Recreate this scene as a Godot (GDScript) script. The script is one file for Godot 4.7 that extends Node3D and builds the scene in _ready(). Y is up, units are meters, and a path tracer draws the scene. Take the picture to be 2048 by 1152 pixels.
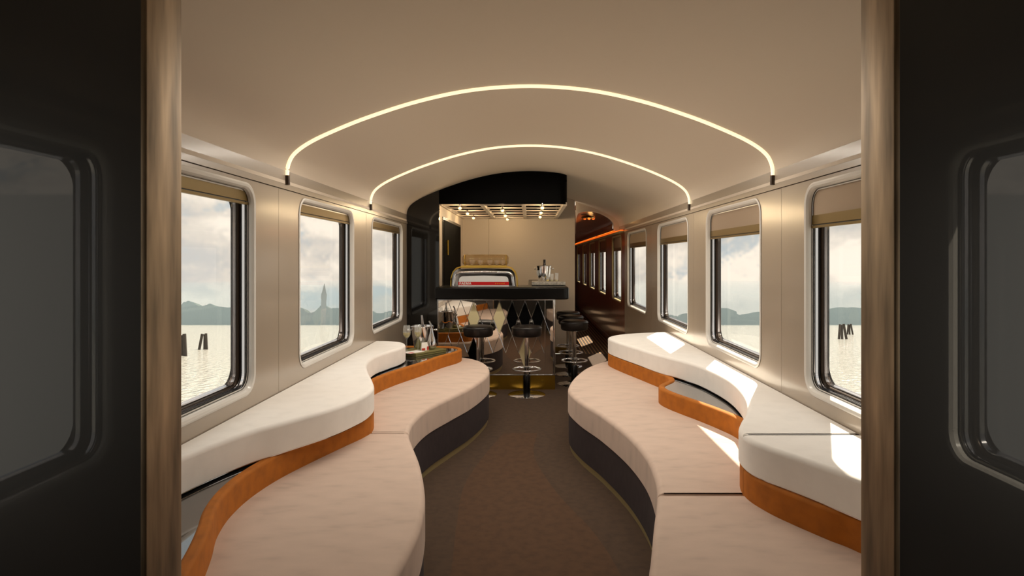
extends Node3D
# A railway lounge carriage seen through its doorway. x right, y up, the carriage runs along -z; d is the distance along -z from the doorway side.

const EYE := Vector3(0, 1.45, 0)
const FOCAL := 1250.0          # pixels of a 2048 wide frame
const AXIS := Vector2(1060, 518)   # pixel the carriage axis runs to
const HALF := 1.40             # half width between the wall panels
const TILT := 0.103            # the track climbs; sea and sky slope away ahead

var M := {}
var used := {}

# ---------------------------------------------------------------- mesh builder
class MB:
	var v := PackedVector3Array()
	var n := PackedVector3Array()
	func tri(a: Vector3, b: Vector3, c: Vector3, na: Vector3, nb: Vector3, nc: Vector3) -> void:
		var g := (c - a).cross(b - a)
		if g.length_squared() < 1e-16:
			return
		if g.dot(na + nb + nc) < 0.0:
			v.append_array(PackedVector3Array([a, c, b])); n.append_array(PackedVector3Array([na, nc, nb]))
		else:
			v.append_array(PackedVector3Array([a, b, c])); n.append_array(PackedVector3Array([na, nb, nc]))
	func quad(a: Vector3, b: Vector3, c: Vector3, d: Vector3, na: Vector3, nb: Vector3, nc: Vector3, nd: Vector3) -> void:
		tri(a, b, c, na, nb, nc)
		tri(a, c, d, na, nc, nd)
	func flat(a: Vector3, b: Vector3, c: Vector3, d: Vector3, towards: Vector3) -> void:
		var g := (c - a).cross(b - a)
		if g.length_squared() < 1e-14:
			g = (d - a).cross(c - a)
		g = g.normalized()
		if g.dot(towards) < 0.0:
			g = -g
		quad(a, b, c, d, g, g, g, g)
	func box(lo: Vector3, hi: Vector3) -> void:
		var c := (lo + hi) / 2.0
		for ax in 3:
			var u := (ax + 1) % 3
			var w := (ax + 2) % 3
			for s in 2:
				var p := []
				for k in [[0, 0], [1, 0], [1, 1], [0, 1]]:
					var q := Vector3()
					q[ax] = hi[ax] if s else lo[ax]
					q[u] = hi[u] if k[0] else lo[u]
					q[w] = hi[w] if k[1] else lo[w]
					p.append(q)
				flat(p[0], p[1], p[2], p[3], (p[0] + p[2]) / 2.0 - c)
	func cap(pts: PackedVector2Array, y: float, up: float, shape := PackedVector2Array()) -> void:
		var t := Geometry2D.triangulate_polygon(shape if shape.size() else pts)
		if t.is_empty():
			print("no cap at ", y, " for ", pts.size(), " points ", pts[0])
		var nn := Vector3(0, up, 0)
		for i in range(0, t.size(), 3):
			var a := pts[t[i]]; var b := pts[t[i + 1]]; var c := pts[t[i + 2]]
			tri(Vector3(a.x, y, a.y), Vector3(b.x, y, b.y), Vector3(c.x, y, c.y), nn, nn, nn)
	# plan outline (x, z) pulled up from y0 to y1 with rounded rims
	func pull(o: PackedVector2Array, y0: float, y1: float, r_top := 0.0, r_low := 0.0, steps := 5, wall := 0.0) -> void:
		var pts := o.duplicate()
		var area := 0.0
		for i in pts.size():
			area += pts[i].cross(pts[(i + 1) % pts.size()])
		if area < 0.0:
			pts.reverse()
		var count := pts.size()
		var nor := PackedVector2Array()
		var sharp := []
		for i in count:
			var e0 := (pts[i] - pts[(i + count - 1) % count]).normalized()
			var e1 := (pts[(i + 1) % count] - pts[i]).normalized()
			var m := (Vector2(e0.y, -e0.x) + Vector2(e1.y, -e1.x))
			var l := m.length()
			m = m / maxf(l, 0.01)
			nor.append(m)
			sharp.append(e0.dot(e1) < 0.8)
		var prof := []   # inset, y, angle
		if r_low > 0.0:
			for k in steps + 1:
				var a := -PI / 2 + PI / 2 * k / steps
				prof.append([r_low * (1.0 - cos(a)), y0 + r_low + r_low * sin(a), a])
		else:
			prof.append([0.0, y0, 0.0])
		if r_top > 0.0:
			for k in steps + 1:
				var a := PI / 2 * k / steps
				prof.append([r_top * (1.0 - cos(a)), y1 - r_top + r_top * sin(a), a])
		else:
			prof.append([0.0, y1, 0.0])
		for j in prof.size() - 1:
			var p: Array = prof[j]
			var q: Array = prof[j + 1]
			for i in count:
				var k := (i + 1) % count
				var e := (pts[k] - pts[i]).normalized()
				var en := Vector2(e.y, -e.x)
				var ni := en if sharp[i] else nor[i]
				var nk := en if sharp[k] else nor[k]
				var f := func(at: int, nn: Vector2, s: Array) -> Array:
					var w: Vector2 = pts[at] - nor[at] * s[0]
					return [Vector3(w.x, s[1], w.y), Vector3(nn.x * cos(s[2]), sin(s[2]), nn.y * cos(s[2]))]
				var A: Array = f.call(i, ni, p)
				var B: Array = f.call(k, nk, p)
				var C: Array = f.call(k, nk, q)
				var D: Array = f.call(i, ni, q)
				quad(A[0], B[0], C[0], D[0], A[1], B[1], C[1], D[1])
		var lo := PackedVector2Array()
		var hi := PackedVector2Array()
		for i in count:
			lo.append(pts[i] - nor[i] * prof[0][0])
			hi.append(pts[i] - nor[i] * prof[-1][0])
		if wall != 0.0:   # lies against a wall at x = wall: close it in strips that run to the wall
			for f in [[lo, prof[0][1], -1.0], [hi, prof[-1][1], 1.0]]:
				var nn := Vector3(0, f[2], 0)
				for i in count:
					var p: Vector2 = f[0][i]
					var q: Vector2 = f[0][(i + 1) % count]
					if absf(p.y - q.y) > 0.6 or absf(p.x - wall) < 0.05 and absf(q.x - wall) < 0.05:
						continue
					quad(Vector3(p.x, f[1], p.y), Vector3(q.x, f[1], q.y), Vector3(wall, f[1], q.y), Vector3(wall, f[1], p.y), nn, nn, nn, nn)
			return
		cap(lo, prof[0][1], -1.0, pts)
		cap(hi, prof[-1][1], 1.0, pts)
	# profile of (radius, y) turned round the y axis at c
	func lathe(prof: Array, c := Vector3.ZERO, seg := 24) -> void:
		for j in prof.size() - 1:
			var p: Vector2 = prof[j]
			var q: Vector2 = prof[j + 1]
			var t := q - p
			if t.length() < 1e-6:
				continue
			var m := Vector2(t.y, -t.x).normalized()
			var m0 := m
			var m1 := m
			if j > 0:
				var tp: Vector2 = (p - prof[j - 1])
				var mp := Vector2(tp.y, -tp.x).normalized()
				if mp.dot(m) > 0.6:
					m0 = (m + mp).normalized()
			if j < prof.size() - 2:
				var tn: Vector2 = (prof[j + 2] - q)
				var mn := Vector2(tn.y, -tn.x).normalized()
				if mn.dot(m) > 0.6:
					m1 = (m + mn).normalized()
			for i in seg:
				var a := TAU * i / seg
				var b := TAU * (i + 1) / seg
				var ca := Vector3(cos(a), 0, sin(a))
				var cb := Vector3(cos(b), 0, sin(b))
				var up := Vector3.UP
				quad(c + ca * p.x + up * p.y, c + cb * p.x + up * p.y, c + cb * q.x + up * q.y, c + ca * q.x + up * q.y,
					ca * m0.x + up * m0.y, cb * m0.x + up * m0.y, cb * m1.x + up * m1.y, ca * m1.x + up * m1.y)
	func tube(path: Array, r: float, seg := 8, closed := false, ends := true) -> void:
		var count := path.size()
		var rings := []
		for i in count:
			var a: Vector3 = path[(i + count - 1) % count] if closed or i > 0 else path[i]
			var b: Vector3 = path[(i + 1) % count] if closed or i < count - 1 else path[i]
			var t := (b - a).normalized()
			var side := t.cross(Vector3.UP)
			if side.length() < 0.1:
				side = t.cross(Vector3.RIGHT)
			side = side.normalized()
			var up := side.cross(t).normalized()
			var ring := []
			for k in seg:
				var w := TAU * k / seg
				ring.append(side * cos(w) + up * sin(w))
			rings.append(ring)
		for i in (count if closed else count - 1):
			var j := (i + 1) % count
			for k in seg:
				var l := (k + 1) % seg
				quad(path[i] + rings[i][k] * r, path[i] + rings[i][l] * r, path[j] + rings[j][l] * r, path[j] + rings[j][k] * r, rings[i][k], rings[i][l], rings[j][l], rings[j][k])
		if not closed and ends:
			for e in [[0, 1], [count - 1, count - 2]]:
				var nn: Vector3 = (path[e[0]] - path[e[1]]).normalized()
				for k in seg:
					tri(path[e[0]], path[e[0]] + rings[e[0]][k] * r, path[e[0]] + rings[e[0]][(k + 1) % seg] * r, nn, nn, nn)
	func mesh() -> ArrayMesh:
		var arr := []
		arr.resize(Mesh.ARRAY_MAX)
		arr[Mesh.ARRAY_VERTEX] = v
		arr[Mesh.ARRAY_NORMAL] = n
		var m := ArrayMesh.new()
		m.add_surface_from_arrays(Mesh.PRIMITIVE_TRIANGLES, arr)
		return m

# ---------------------------------------------------------------- nodes
func numbered(called: String) -> String:
	if not used.has(called):
		used[called] = 0
		return called
	used[called] += 1
	return "%s_%03d" % [called, used[called]]

func thing(called: String, label: String, category: String, at: Vector3, group := "") -> Node3D:
	var o := Node3D.new()
	o.name = numbered(called)
	add_child(o)
	o.position = at
	o.set_meta("label", label)
	o.set_meta("category", category)
	if group:
		o.set_meta("group", group)
	return o

func struct(called: String, label: String, category: String) -> Node3D:
	var o := Node3D.new()
	o.name = called
	used[called] = 0
	add_child(o)
	o.set_meta("label", label)
	o.set_meta("category", category)
	o.set_meta("kind", "structure")
	return o

# a mesh given in the parent's own axes
func part(parent: Node, called: String, m: Mesh, mat: Material, label := "") -> MeshInstance3D:
	var o := MeshInstance3D.new()
	o.name = called
	o.mesh = m
	o.material_override = mat
	parent.add_child(o, true)
	if label:
		o.set_meta("label", label)
	return o

# a mesh given in the world's axes, under a thing that stands elsewhere
func wpart(parent: Node3D, called: String, m: Mesh, mat: Material, label := "") -> MeshInstance3D:
	var o := part(parent, called, m, mat, label)
	var off := parent.position
	if parent.get_parent() != self:
		off = Vector3.ZERO
	o.position = -off
	return o

func copy(o: Node3D, label: String, at: Vector3, turn := 0.0) -> Node3D:
	var c: Node3D = o.duplicate()
	var base := String(o.name)
	c.name = numbered(base)
	add_child(c)
	c.position = at
	c.rotation.y = turn
	c.set_meta("label", label)
	return c

# ---------------------------------------------------------------- materials
func noise_tex(freq: float, ramp: Array, seed_ := 1, kind := FastNoiseLite.TYPE_SIMPLEX_SMOOTH, size := 512, octaves := 4) -> NoiseTexture2D:
	var f := FastNoiseLite.new()
	f.noise_type = kind
	f.seed = seed_
	f.frequency = freq
	f.fractal_octaves = octaves
	var t := NoiseTexture2D.new()
	t.width = size
	t.height = size
	t.seamless = true
	t.noise = f
	if ramp.size():
		var g := Gradient.new()
		g.set_color(0, ramp[0]); g.set_color(1, ramp[-1])
		for i in range(1, ramp.size() - 1):
			g.add_point(float(i) / (ramp.size() - 1), ramp[i])
		t.color_ramp = g
	return t

func mat(called: String, c: Color, rough := 0.6, metal := 0.0) -> StandardMaterial3D:
	var m := StandardMaterial3D.new()
	m.resource_name = called
	m.albedo_color = c
	m.roughness = rough
	m.metallic = metal
	M[called] = m
	return m

func triplanar(m: StandardMaterial3D, t: Texture2D, scale: Vector3) -> void:
	m.albedo_texture = t
	m.uv1_triplanar = true
	m.uv1_world_triplanar = true
	m.uv1_scale = scale

func bump(m: StandardMaterial3D, t: Texture2D, cm: float) -> void:
	m.heightmap_enabled = true
	m.heightmap_texture = t
	m.heightmap_scale = cm

func grey(k: float) -> Color:
	return Color(k, k, k)

func make_materials() -> void:
	var m := mat("cream_lacquer", Color(0.64, 0.585, 0.52), 0.26)
	m.clearcoat_enabled = true; m.clearcoat = 0.45; m.clearcoat_roughness = 0.14
	mat("ceiling_cream", Color(0.81, 0.755, 0.69), 0.75)
	mat("white_trim", Color(0.87, 0.855, 0.83), 0.22)
	mat("rubber", Color(0.055, 0.05, 0.048), 0.55)
	mat("aluminium", Color(0.88, 0.88, 0.90), 0.14, 1.0)
	mat("frame_bronze", Color(0.25, 0.20, 0.16), 0.35, 0.5)
	m = mat("pane", Color(0.97, 0.98, 0.98, 0.04), 0.0)
	m.transparency = BaseMaterial3D.TRANSPARENCY_ALPHA
	m.metallic_specular = 0.35
	m = mat("blind_fabric", Color(0.65, 0.57, 0.485), 0.9)
	m.backlight_enabled = true; m.backlight = Color(0.16, 0.14, 0.12)
	mat("blind_bronze", Color(0.42, 0.34, 0.17), 0.42, 0.75)
	m = mat("bronze_jamb", Color(0.73, 0.635, 0.52), 0.46, 0.8)
	triplanar(m, noise_tex(0.012, [grey(0.55), grey(0.82), grey(1.0)], 5), Vector3(2.6, 0.35, 2.6))
	m = mat("dark_lacquer", Color(0.24, 0.228, 0.22), 0.5)
	m.clearcoat_enabled = true; m.clearcoat = 1.0; m.clearcoat_roughness = 0.012
	m = mat("black_lacquer", Color(0.03, 0.027, 0.026), 0.4)
	m.metallic_specular = 0.2
	m.clearcoat_enabled = true; m.clearcoat = 1.0; m.clearcoat_roughness = 0.05
	m = mat("fascia_black", Color(0.03, 0.027, 0.025), 0.3)
	m.metallic_specular = 0.12
	m = mat("counter_black", Color(0.04, 0.034, 0.03), 0.35)
	m.metallic_specular = 0.2
	m.clearcoat_enabled = true; m.clearcoat = 0.3; m.clearcoat_roughness = 0.15
	# fabrics
	m = mat("suede_tan", Color(0.83, 0.74, 0.68), 0.92)
	triplanar(m, noise_tex(0.011, [grey(0.90), grey(0.965), grey(0.985), grey(1.0)], 11, FastNoiseLite.TYPE_SIMPLEX_SMOOTH, 512, 3), Vector3(0.7, 0.5, 1.5))
	m.rim_enabled = true; m.rim = 0.35; m.rim_tint = 0.6
	m = mat("suede_white", Color(0.965, 0.95, 0.93), 0.9)
	triplanar(m, noise_tex(0.014, [grey(0.965), grey(0.99), grey(1.0)], 13), Vector3(0.9, 0.9, 1.1))
	m.rim_enabled = true; m.rim = 0.25; m.rim_tint = 0.5
	m = mat("suede_orange", Color(0.74, 0.425, 0.05), 0.85)
	triplanar(m, noise_tex(0.016, [grey(0.82), grey(0.93), grey(1.0)], 14), Vector3(1.3, 1.3, 1.3))
	m.rim_enabled = true; m.rim = 0.25; m.rim_tint = 0.8
	m = mat("suede_aubergine", Color(0.235, 0.185, 0.19), 0.95)
	triplanar(m, noise_tex(0.02, [grey(0.8), grey(1.0)], 15), Vector3(2.0, 1.0, 2.0))
	mat("brass_plinth", Color(0.74, 0.68, 0.50), 0.45, 0.6)
	m = mat("carpet", Color(0.295, 0.222, 0.162), 1.0)
	triplanar(m, noise_tex(0.03, [grey(0.86), grey(0.95), grey(1.0)], 21, FastNoiseLite.TYPE_SIMPLEX_SMOOTH, 512, 5), Vector3(0.9, 0.9, 0.9))
	bump(m, m.albedo_texture, 0.3)
	m = mat("carpet_rust", Color(0.325, 0.228, 0.15), 1.0)
	triplanar(m, noise_tex(0.03, [grey(0.86), grey(0.95), grey(1.0)], 22, FastNoiseLite.TYPE_SIMPLEX_SMOOTH, 512, 5), Vector3(0.9, 0.9, 0.9))
	bump(m, m.albedo_texture, 0.3)
	m = mat("smoked_glass", Color(0.16, 0.155, 0.15), 0.06)
	m.clearcoat_enabled = true; m.clearcoat = 1.0; m.clearcoat_roughness = 0.02
	m.metallic_specular = 0.9
	# bar
	mat("mirror", Color(0.90, 0.87, 0.83), 0.02, 1.0)
	mat("chrome", Color(0.86, 0.86, 0.87), 0.06, 1.0)
	mat("steel", Color(0.72, 0.72, 0.73), 0.2, 1.0)
	mat("brass", Color(0.72, 0.58, 0.22), 0.22, 0.95)
	mat("gold_paint", Color(0.80, 0.66, 0.28), 0.3, 0.6)
	m = mat("black_leather", Color(0.085, 0.06, 0.052), 0.35)
	mat("black_metal", Color(0.03, 0.03, 0.03), 0.25, 0.3)
	mat("cream_inlay", Color(0.86, 0.80, 0.62), 0.4)
	mat("black_inlay", Color(0.02, 0.019, 0.018), 0.8).metallic_specular = 0.15
	mat("machine_white", Color(0.88, 0.88, 0.87), 0.3)
	mat("red_enamel", Color(0.78, 0.05, 0.06), 0.35)
	mat("letter_white", Color(0.92, 0.90, 0.86), 0.5)
	mat("star_gold", Color(0.90, 0.55, 0.08), 0.4)
	m = mat("amber_acrylic", Color(0.60, 0.46, 0.22, 0.5), 0.05)
	m.transparency = BaseMaterial3D.TRANSPARENCY_ALPHA
	mat("porcelain", Color(0.93, 0.90, 0.86), 0.25)
	m = mat("marble", Color(0.72, 0.69, 0.64), 0.3)
	triplanar(m, noise_tex(0.02, [grey(0.6), grey(0.95), grey(1.0)], 31), Vector3(3, 3, 3))
	mat("bottle_dark", Color(0.10, 0.07, 0.04), 0.15)
	m = mat("clear_glass", Color(0.95, 0.97, 0.97, 0.10), 0.0)
	m.transparency = BaseMaterial3D.TRANSPARENCY_ALPHA
	m.metallic_specular = 0.7
	m = mat("wine", Color(0.85, 0.78, 0.42, 0.45), 0.02)
	m.transparency = BaseMaterial3D.TRANSPARENCY_ALPHA
	mat("lemon", Color(0.90, 0.78, 0.15), 0.5)
	mat("olive_leather", Color(0.46, 0.43, 0.24), 0.5)
	mat("paper", Color(0.92, 0.90, 0.87), 0.8)
	mat("red_print", Color(0.74, 0.18, 0.12), 0.7)
	# corridor
	m = mat("mahogany", Color(0.54, 0.29, 0.20), 0.3)
	triplanar(m, noise_tex(0.02, [grey(0.62), grey(0.85), grey(1.0)], 41), Vector3(3.0, 0.3, 3.0))
	m.clearcoat_enabled = true; m.clearcoat = 0.6; m.clearcoat_roughness = 0.1
	mat("carpet_dark", Color(0.28, 0.22, 0.16), 1.0)
	mat("carpet_stripe", Color(0.62, 0.48, 0.33), 1.0)
	# lamps
	m = mat("led_glow", Color(0.9, 0.85, 0.75), 0.5)
	m.emission_enabled = true; m.emission = Color(1.0, 0.90, 0.74); m.emission_energy_multiplier = 1.15
	m = mat("orange_led", Color(0.9, 0.6, 0.3), 0.5)
	m.emission_enabled = true; m.emission = Color(1.0, 0.42, 0.10); m.emission_energy_multiplier = 0.9
	m = mat("bulb_glow", Color(1.0, 0.9, 0.7), 0.4)
	m.emission_enabled = true; m.emission = Color(1.0, 0.82, 0.50); m.emission_energy_multiplier = 4.0
	# outside
	m = mat("sea", Color(0.655, 0.65, 0.615), 0.10)
	var wave := noise_tex(0.03, [], 51, FastNoiseLite.TYPE_SIMPLEX_SMOOTH, 512, 5)
	m.uv1_triplanar = true; m.uv1_world_triplanar = true; m.uv1_scale = Vector3(0.11, 0.11, 0.045)
	bump(m, wave, 32.0)
	mat("post_timber", Color(0.20, 0.17, 0.14), 0.85)
	m = mat("island_green", Color(0.27, 0.31, 0.22), 1.0)
	triplanar(m, noise_tex(0.02, [grey(0.6), grey(1.0)], 61), Vector3(0.02, 0.02, 0.02))
	mat("tower_stone", Color(0.45, 0.36, 0.30), 1.0)
	mat("shell_outside", Color(0.35, 0.34, 0.33), 0.6)

# ---------------------------------------------------------------- shapes
func smooth(pts: Array, per := 8) -> PackedVector2Array:
	var out := PackedVector2Array()
	for i in pts.size() - 1:
		var p1: Vector2 = pts[i]
		var p2: Vector2 = pts[i + 1]
		var p0: Vector2 = pts[i - 1] if i > 0 else p1 * 2.0 - p2
		var p3: Vector2 = pts[i + 2] if i + 2 < pts.size() else p2 * 2.0 - p1
		for k in per:
			var t := float(k) / per
			out.append(0.5 * ((2.0 * p1) + (p2 - p0) * t + (2.0 * p0 - 5.0 * p1 + 4.0 * p2 - p3) * t * t + (3.0 * p1 - p0 - 3.0 * p2 + p3) * t * t * t))
	out.append(pts[-1])
	return out

# the run of a smoothed front line between two depths; the points are (depth, distance from the middle)
func run(line: PackedVector2Array, d0: float, d1: float) -> PackedVector2Array:
	var out := PackedVector2Array()
	for i in line.size() - 1:
		var a := line[i]
		var b := line[i + 1]
		if a.x < d0 and b.x >= d0:
			out.append(a.lerp(b, (d0 - a.x) / (b.x - a.x)))
		if a.x >= d0 and a.x <= d1:
			out.append(a)
		if a.x <= d1 and b.x > d1:
			out.append(a.lerp(b, (d1 - a.x) / (b.x - a.x)))
			return out
	out.append(line[-1])
	return out

# the closed plan of what lies between a front line and the wall, on side s
func to_wall(front: PackedVector2Array, s: float, inset := 0.0, wall := 1.395) -> PackedVector2Array:
	var out := PackedVector2Array()
	for p in front:
		out.append(Vector2(s * minf(p.y + inset, wall - 0.002), -p.x))
	if absf(front[-1].y - wall) > 0.004:
		out.append(Vector2(s * wall, -front[-1].x))
	out.append(Vector2(s * wall, -front[0].x))
	# drop points that coincide
	var clean := PackedVector2Array()
	for p in out:
		if clean.is_empty() or clean[-1].distance_to(p) > 0.002:
			clean.append(p)
	return clean

func round_rect(x0: float, x1: float, y0: float, y1: float, r: float, k := 8) -> Array:
	# points and outward normals, counter-clockwise from the right low corner
	var out := []
	var c := [[x1 - r, y0 + r, -PI / 2], [x1 - r, y1 - r, 0.0], [x0 + r, y1 - r, PI / 2], [x0 + r, y0 + r, PI]]
	for q in c:
		for i in k + 1:
			var a: float = q[2] + PI / 2 * i / k
			out.append([Vector2(q[0] + r * cos(a), q[1] + r * sin(a)), Vector2(cos(a), sin(a))])
	return out

func rr_plan(x0: float, x1: float, z0: float, z1: float, r: float, k := 6) -> PackedVector2Array:
	var out := PackedVector2Array()
	for p in round_rect(x0, x1, z0, z1, r, k):
		out.append(p[0])
	return out

func rbox(lo: Vector3, hi: Vector3, r := 0.006) -> ArrayMesh:
	var b := MB.new()
	b.pull(rr_plan(lo.x, hi.x, lo.z, hi.z, r, 3), lo.y, hi.y, r, r, 3)
	return b.mesh()

func bx(lo: Vector3, hi: Vector3) -> ArrayMesh:
	var b := MB.new()
	b.box(lo, hi)
	return b.mesh()

func lathe_mesh(prof: Array, seg := 24) -> ArrayMesh:
	var b := MB.new()
	b.lathe(prof, Vector3.ZERO, seg)
	return b.mesh()

func tube_mesh(path: Array, r: float, seg := 8, closed := false) -> ArrayMesh:
	var b := MB.new()
	b.tube(path, r, seg, closed)
	return b.mesh()

# ceiling section: points (x, y) from the left cornice over the top to the right one
func section(inset := 0.0) -> PackedVector2Array:
	var half := [Vector2(1.4, 0.43), Vector2(1.402, 0.49), Vector2(1.393, 0.55), Vector2(1.358, 0.61), Vector2(1.275, 0.672), Vector2(1.14, 0.738), Vector2(0.93, 0.822), Vector2(0.64, 0.914), Vector2(0.33, 0.978), Vector2(0.0, 1.0)]
	var all := []
	for p in half:
		all.append(Vector2(-p.x, EYE.y + p.y))
	for i in range(half.size() - 2, -1, -1):
		all.append(Vector2(half[i].x, EYE.y + half[i].y))
	var s := smooth(all, 6)
	if inset == 0.0:
		return s
	var out := PackedVector2Array()
	for i in s.size():
		var t := (s[mini(i + 1, s.size() - 1)] - s[maxi(i - 1, 0)]).normalized()
		out.append(s[i] + Vector2(t.y, -t.x) * inset)   # towards the room
	return out

func ceiling_y(x: float) -> float:
	var s := section()
	for i in s.size() - 1:
		if s[i].x <= x and s[i + 1].x > x:
			return lerpf(s[i].y, s[i + 1].y, (x - s[i].x) / (s[i + 1].x - s[i].x))
	return s[0].y

func vault(d0: float, d1: float, thick := 0.06) -> ArrayMesh:
	var b := MB.new()
	var lo := section()
	var hi := section(-thick)
	for i in lo.size() - 1:
		var t := (lo[i + 1] - lo[maxi(i - 1, 0)]).normalized()
		var u := (lo[mini(i + 2, lo.size() - 1)] - lo[i]).normalized()
		var na := Vector3(t.y, -t.x, 0)
		var nb := Vector3(u.y, -u.x, 0)
		var P := func(p: Vector2, d: float) -> Vector3: return Vector3(p.x, p.y, -d)
		b.quad(P.call(lo[i], d0), P.call(lo[i + 1], d0), P.call(lo[i + 1], d1), P.call(lo[i], d1), na, nb, nb, na)
		b.quad(P.call(hi[i], d0), P.call(hi[i + 1], d0), P.call(hi[i + 1], d1), P.call(hi[i], d1), -na, -nb, -nb, -na)
		for d in [d0, d1]:
			b.flat(P.call(lo[i], d), P.call(lo[i + 1], d), P.call(hi[i + 1], d), P.call(hi[i], d), Vector3(0, 0, 1 if d == d0 else -1))
	return b.mesh()

# ---------------------------------------------------------------- walls and windows
const SILL := 0.78
const HEAD := 1.822
const RAIL := 1.845

func wall_point(s: float, depth: float, p: Vector2) -> Vector3:
	return Vector3(s * (HALF + depth), p.y, -p.x)

# a wall panel from d0 to d1 with a rounded opening w0..w1 (none if w0 == w1)
func wall_panel(s: float, d0: float, d1: float, w0: float, w1: float, depth: float, y0: float, y1: float, grow := 0.0, edge := 0.02) -> ArrayMesh:
	var b := MB.new()
	var nn := Vector3(-s, 0, 0)
	if w0 == w1:
		b.flat(wall_point(s, depth, Vector2(d0, y0)), wall_point(s, depth, Vector2(d1, y0)), wall_point(s, depth, Vector2(d1, y1)), wall_point(s, depth, Vector2(d0, y1)), nn)
	else:
		var k := 8
		var loop := round_rect(w0 - grow, w1 + grow, SILL - grow, HEAD + grow, 0.1, k)
		var outer := []
		var corner := [Vector2(d1, y0), Vector2(d1, y1), Vector2(d0, y1), Vector2(d0, y0)]
		for q in 4:
			var C: Vector2 = corner[q]
			var first: Vector2 = loop[q * (k + 1)][0]
			var last: Vector2 = loop[q * (k + 1) + k][0]
			var A := Vector2(first.x, C.y) if q % 2 == 0 else Vector2(C.x, first.y)
			var B := Vector2(C.x, last.y) if q % 2 == 0 else Vector2(last.x, C.y)
			for i in k + 1:
				var t := float(i) / k
				outer.append(A.lerp(C, t * 2.0) if t <= 0.5 else C.lerp(B, t * 2.0 - 1.0))
		for i in loop.size():
			var j := (i + 1) % loop.size()
			b.quad(wall_point(s, depth, loop[i][0]), wall_point(s, depth, loop[j][0]), wall_point(s, depth, outer[j]), wall_point(s, depth, outer[i]), nn, nn, nn, nn)
	# edges that turn back into the joint
	for e in [[Vector2(d0, y0), Vector2(d0, y1), Vector3(0, 0, 1)], [Vector2(d1, y0), Vector2(d1, y1), Vector3(0, 0, -1)], [Vector2(d0, y1), Vector2(d1, y1), Vector3.UP], [Vector2(d0, y0), Vector2(d1, y0), Vector3.DOWN]]:
		b.flat(wall_point(s, depth, e[0]), wall_point(s, depth, e[1]), wall_point(s, depth + edge, e[1]), wall_point(s, depth + edge, e[0]), e[2])
	return b.mesh()

# a frame member that runs round the opening; prof holds (inset, depth)
func frame_ring(s: float, w0: float, w1: float, prof: Array) -> ArrayMesh:
	var b := MB.new()
	var loops := []
	for p in prof:
		loops.append(round_rect(w0 + p.x, w1 - p.x, SILL + p.x, HEAD - p.x, maxf(0.1 - p.x, 0.03)))
	for q in prof.size() - 1:
		var di: float = prof[q + 1].x - prof[q].x
		var dd: float = prof[q + 1].y - prof[q].y
		var h := Vector2(dd, di).normalized()
		for i in loops[q].size():
			var j: int = (i + 1) % int(loops[q].size())
			var N := func(o: Vector2) -> Vector3: return Vector3(-s * h.y, -o.y * h.x, o.x * h.x)
			b.quad(wall_point(s, prof[q].y, loops[q][i][0]), wall_point(s, prof[q].y, loops[q][j][0]), wall_point(s, prof[q + 1].y, loops[q + 1][j][0]), wall_point(s, prof[q + 1].y, loops[q + 1][i][0]),
				N.call(loops[q][i][1]), N.call(loops[q][j][1]), N.call(loops[q + 1][j][1]), N.call(loops[q + 1][i][1]))
	return b.mesh()

func window(num: int, s: float, w0: float, w1: float, lip: Material, label: String) -> void:
	var w := struct("window_%d" % num, label, "window")
	w.position = Vector3(s * HALF, SILL, -(w0 + w1) / 2)
	wpart(w, "trim_lip", frame_ring(s, w0, w1, [Vector2(-0.006, -0.003), Vector2(0.003, -0.007), Vector2(0.014, -0.003), Vector2(0.021, 0.008), Vector2(0.023, 0.026), Vector2(0.031, 0.026)]), lip)
	wpart(w, "gasket", frame_ring(s, w0, w1, [Vector2(0.024, 0.022), Vector2(0.026, 0.038), Vector2(0.032, 0.038)]), M.rubber)
	wpart(w, "frame_channel", frame_ring(s, w0, w1, [Vector2(0.027, 0.035), Vector2(0.0275, 0.037), Vector2(0.028, 0.057), Vector2(0.036, 0.058)]), M.aluminium)
	wpart(w, "gasket", frame_ring(s, w0, w1, [Vector2(0.030, 0.054), Vector2(0.031, 0.066), Vector2(0.040, 0.066)]), M.rubber)
	wpart(w, "window_frame", frame_ring(s, w0, w1, [Vector2(0.036, 0.062), Vector2(0.040, 0.063), Vector2(0.043, 0.069), Vector2(0.044, 0.078), Vector2(0.052, 0.078)]), M.frame_bronze)
	wpart(w, "glazing_bead", frame_ring(s, w0, w1, [Vector2(0.047, 0.074), Vector2(0.051, 0.075), Vector2(0.054, 0.088), Vector2(0.057, 0.094)]), M.aluminium)
	wpart(w, "outer_reveal", frame_ring(s, w0, w1, [Vector2(0.054, 0.094), Vector2(0.047, 0.101)]), M.rubber)
	var b := MB.new()
	var loop := round_rect(w0 + 0.052, w1 - 0.052, SILL + 0.052, HEAD - 0.052, 0.05)
	var c := wall_point(s, 0.091, Vector2((w0 + w1) / 2, (SILL + HEAD) / 2))
	var nn := Vector3(-s, 0, 0)
	for i in loop.size():
		b.tri(c, wall_point(s, 0.091, loop[i][0]), wall_point(s, 0.091, loop[(i + 1) % loop.size()][0]), nn, nn, nn)
	wpart(w, "pane", b.mesh(), M.pane)

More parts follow.
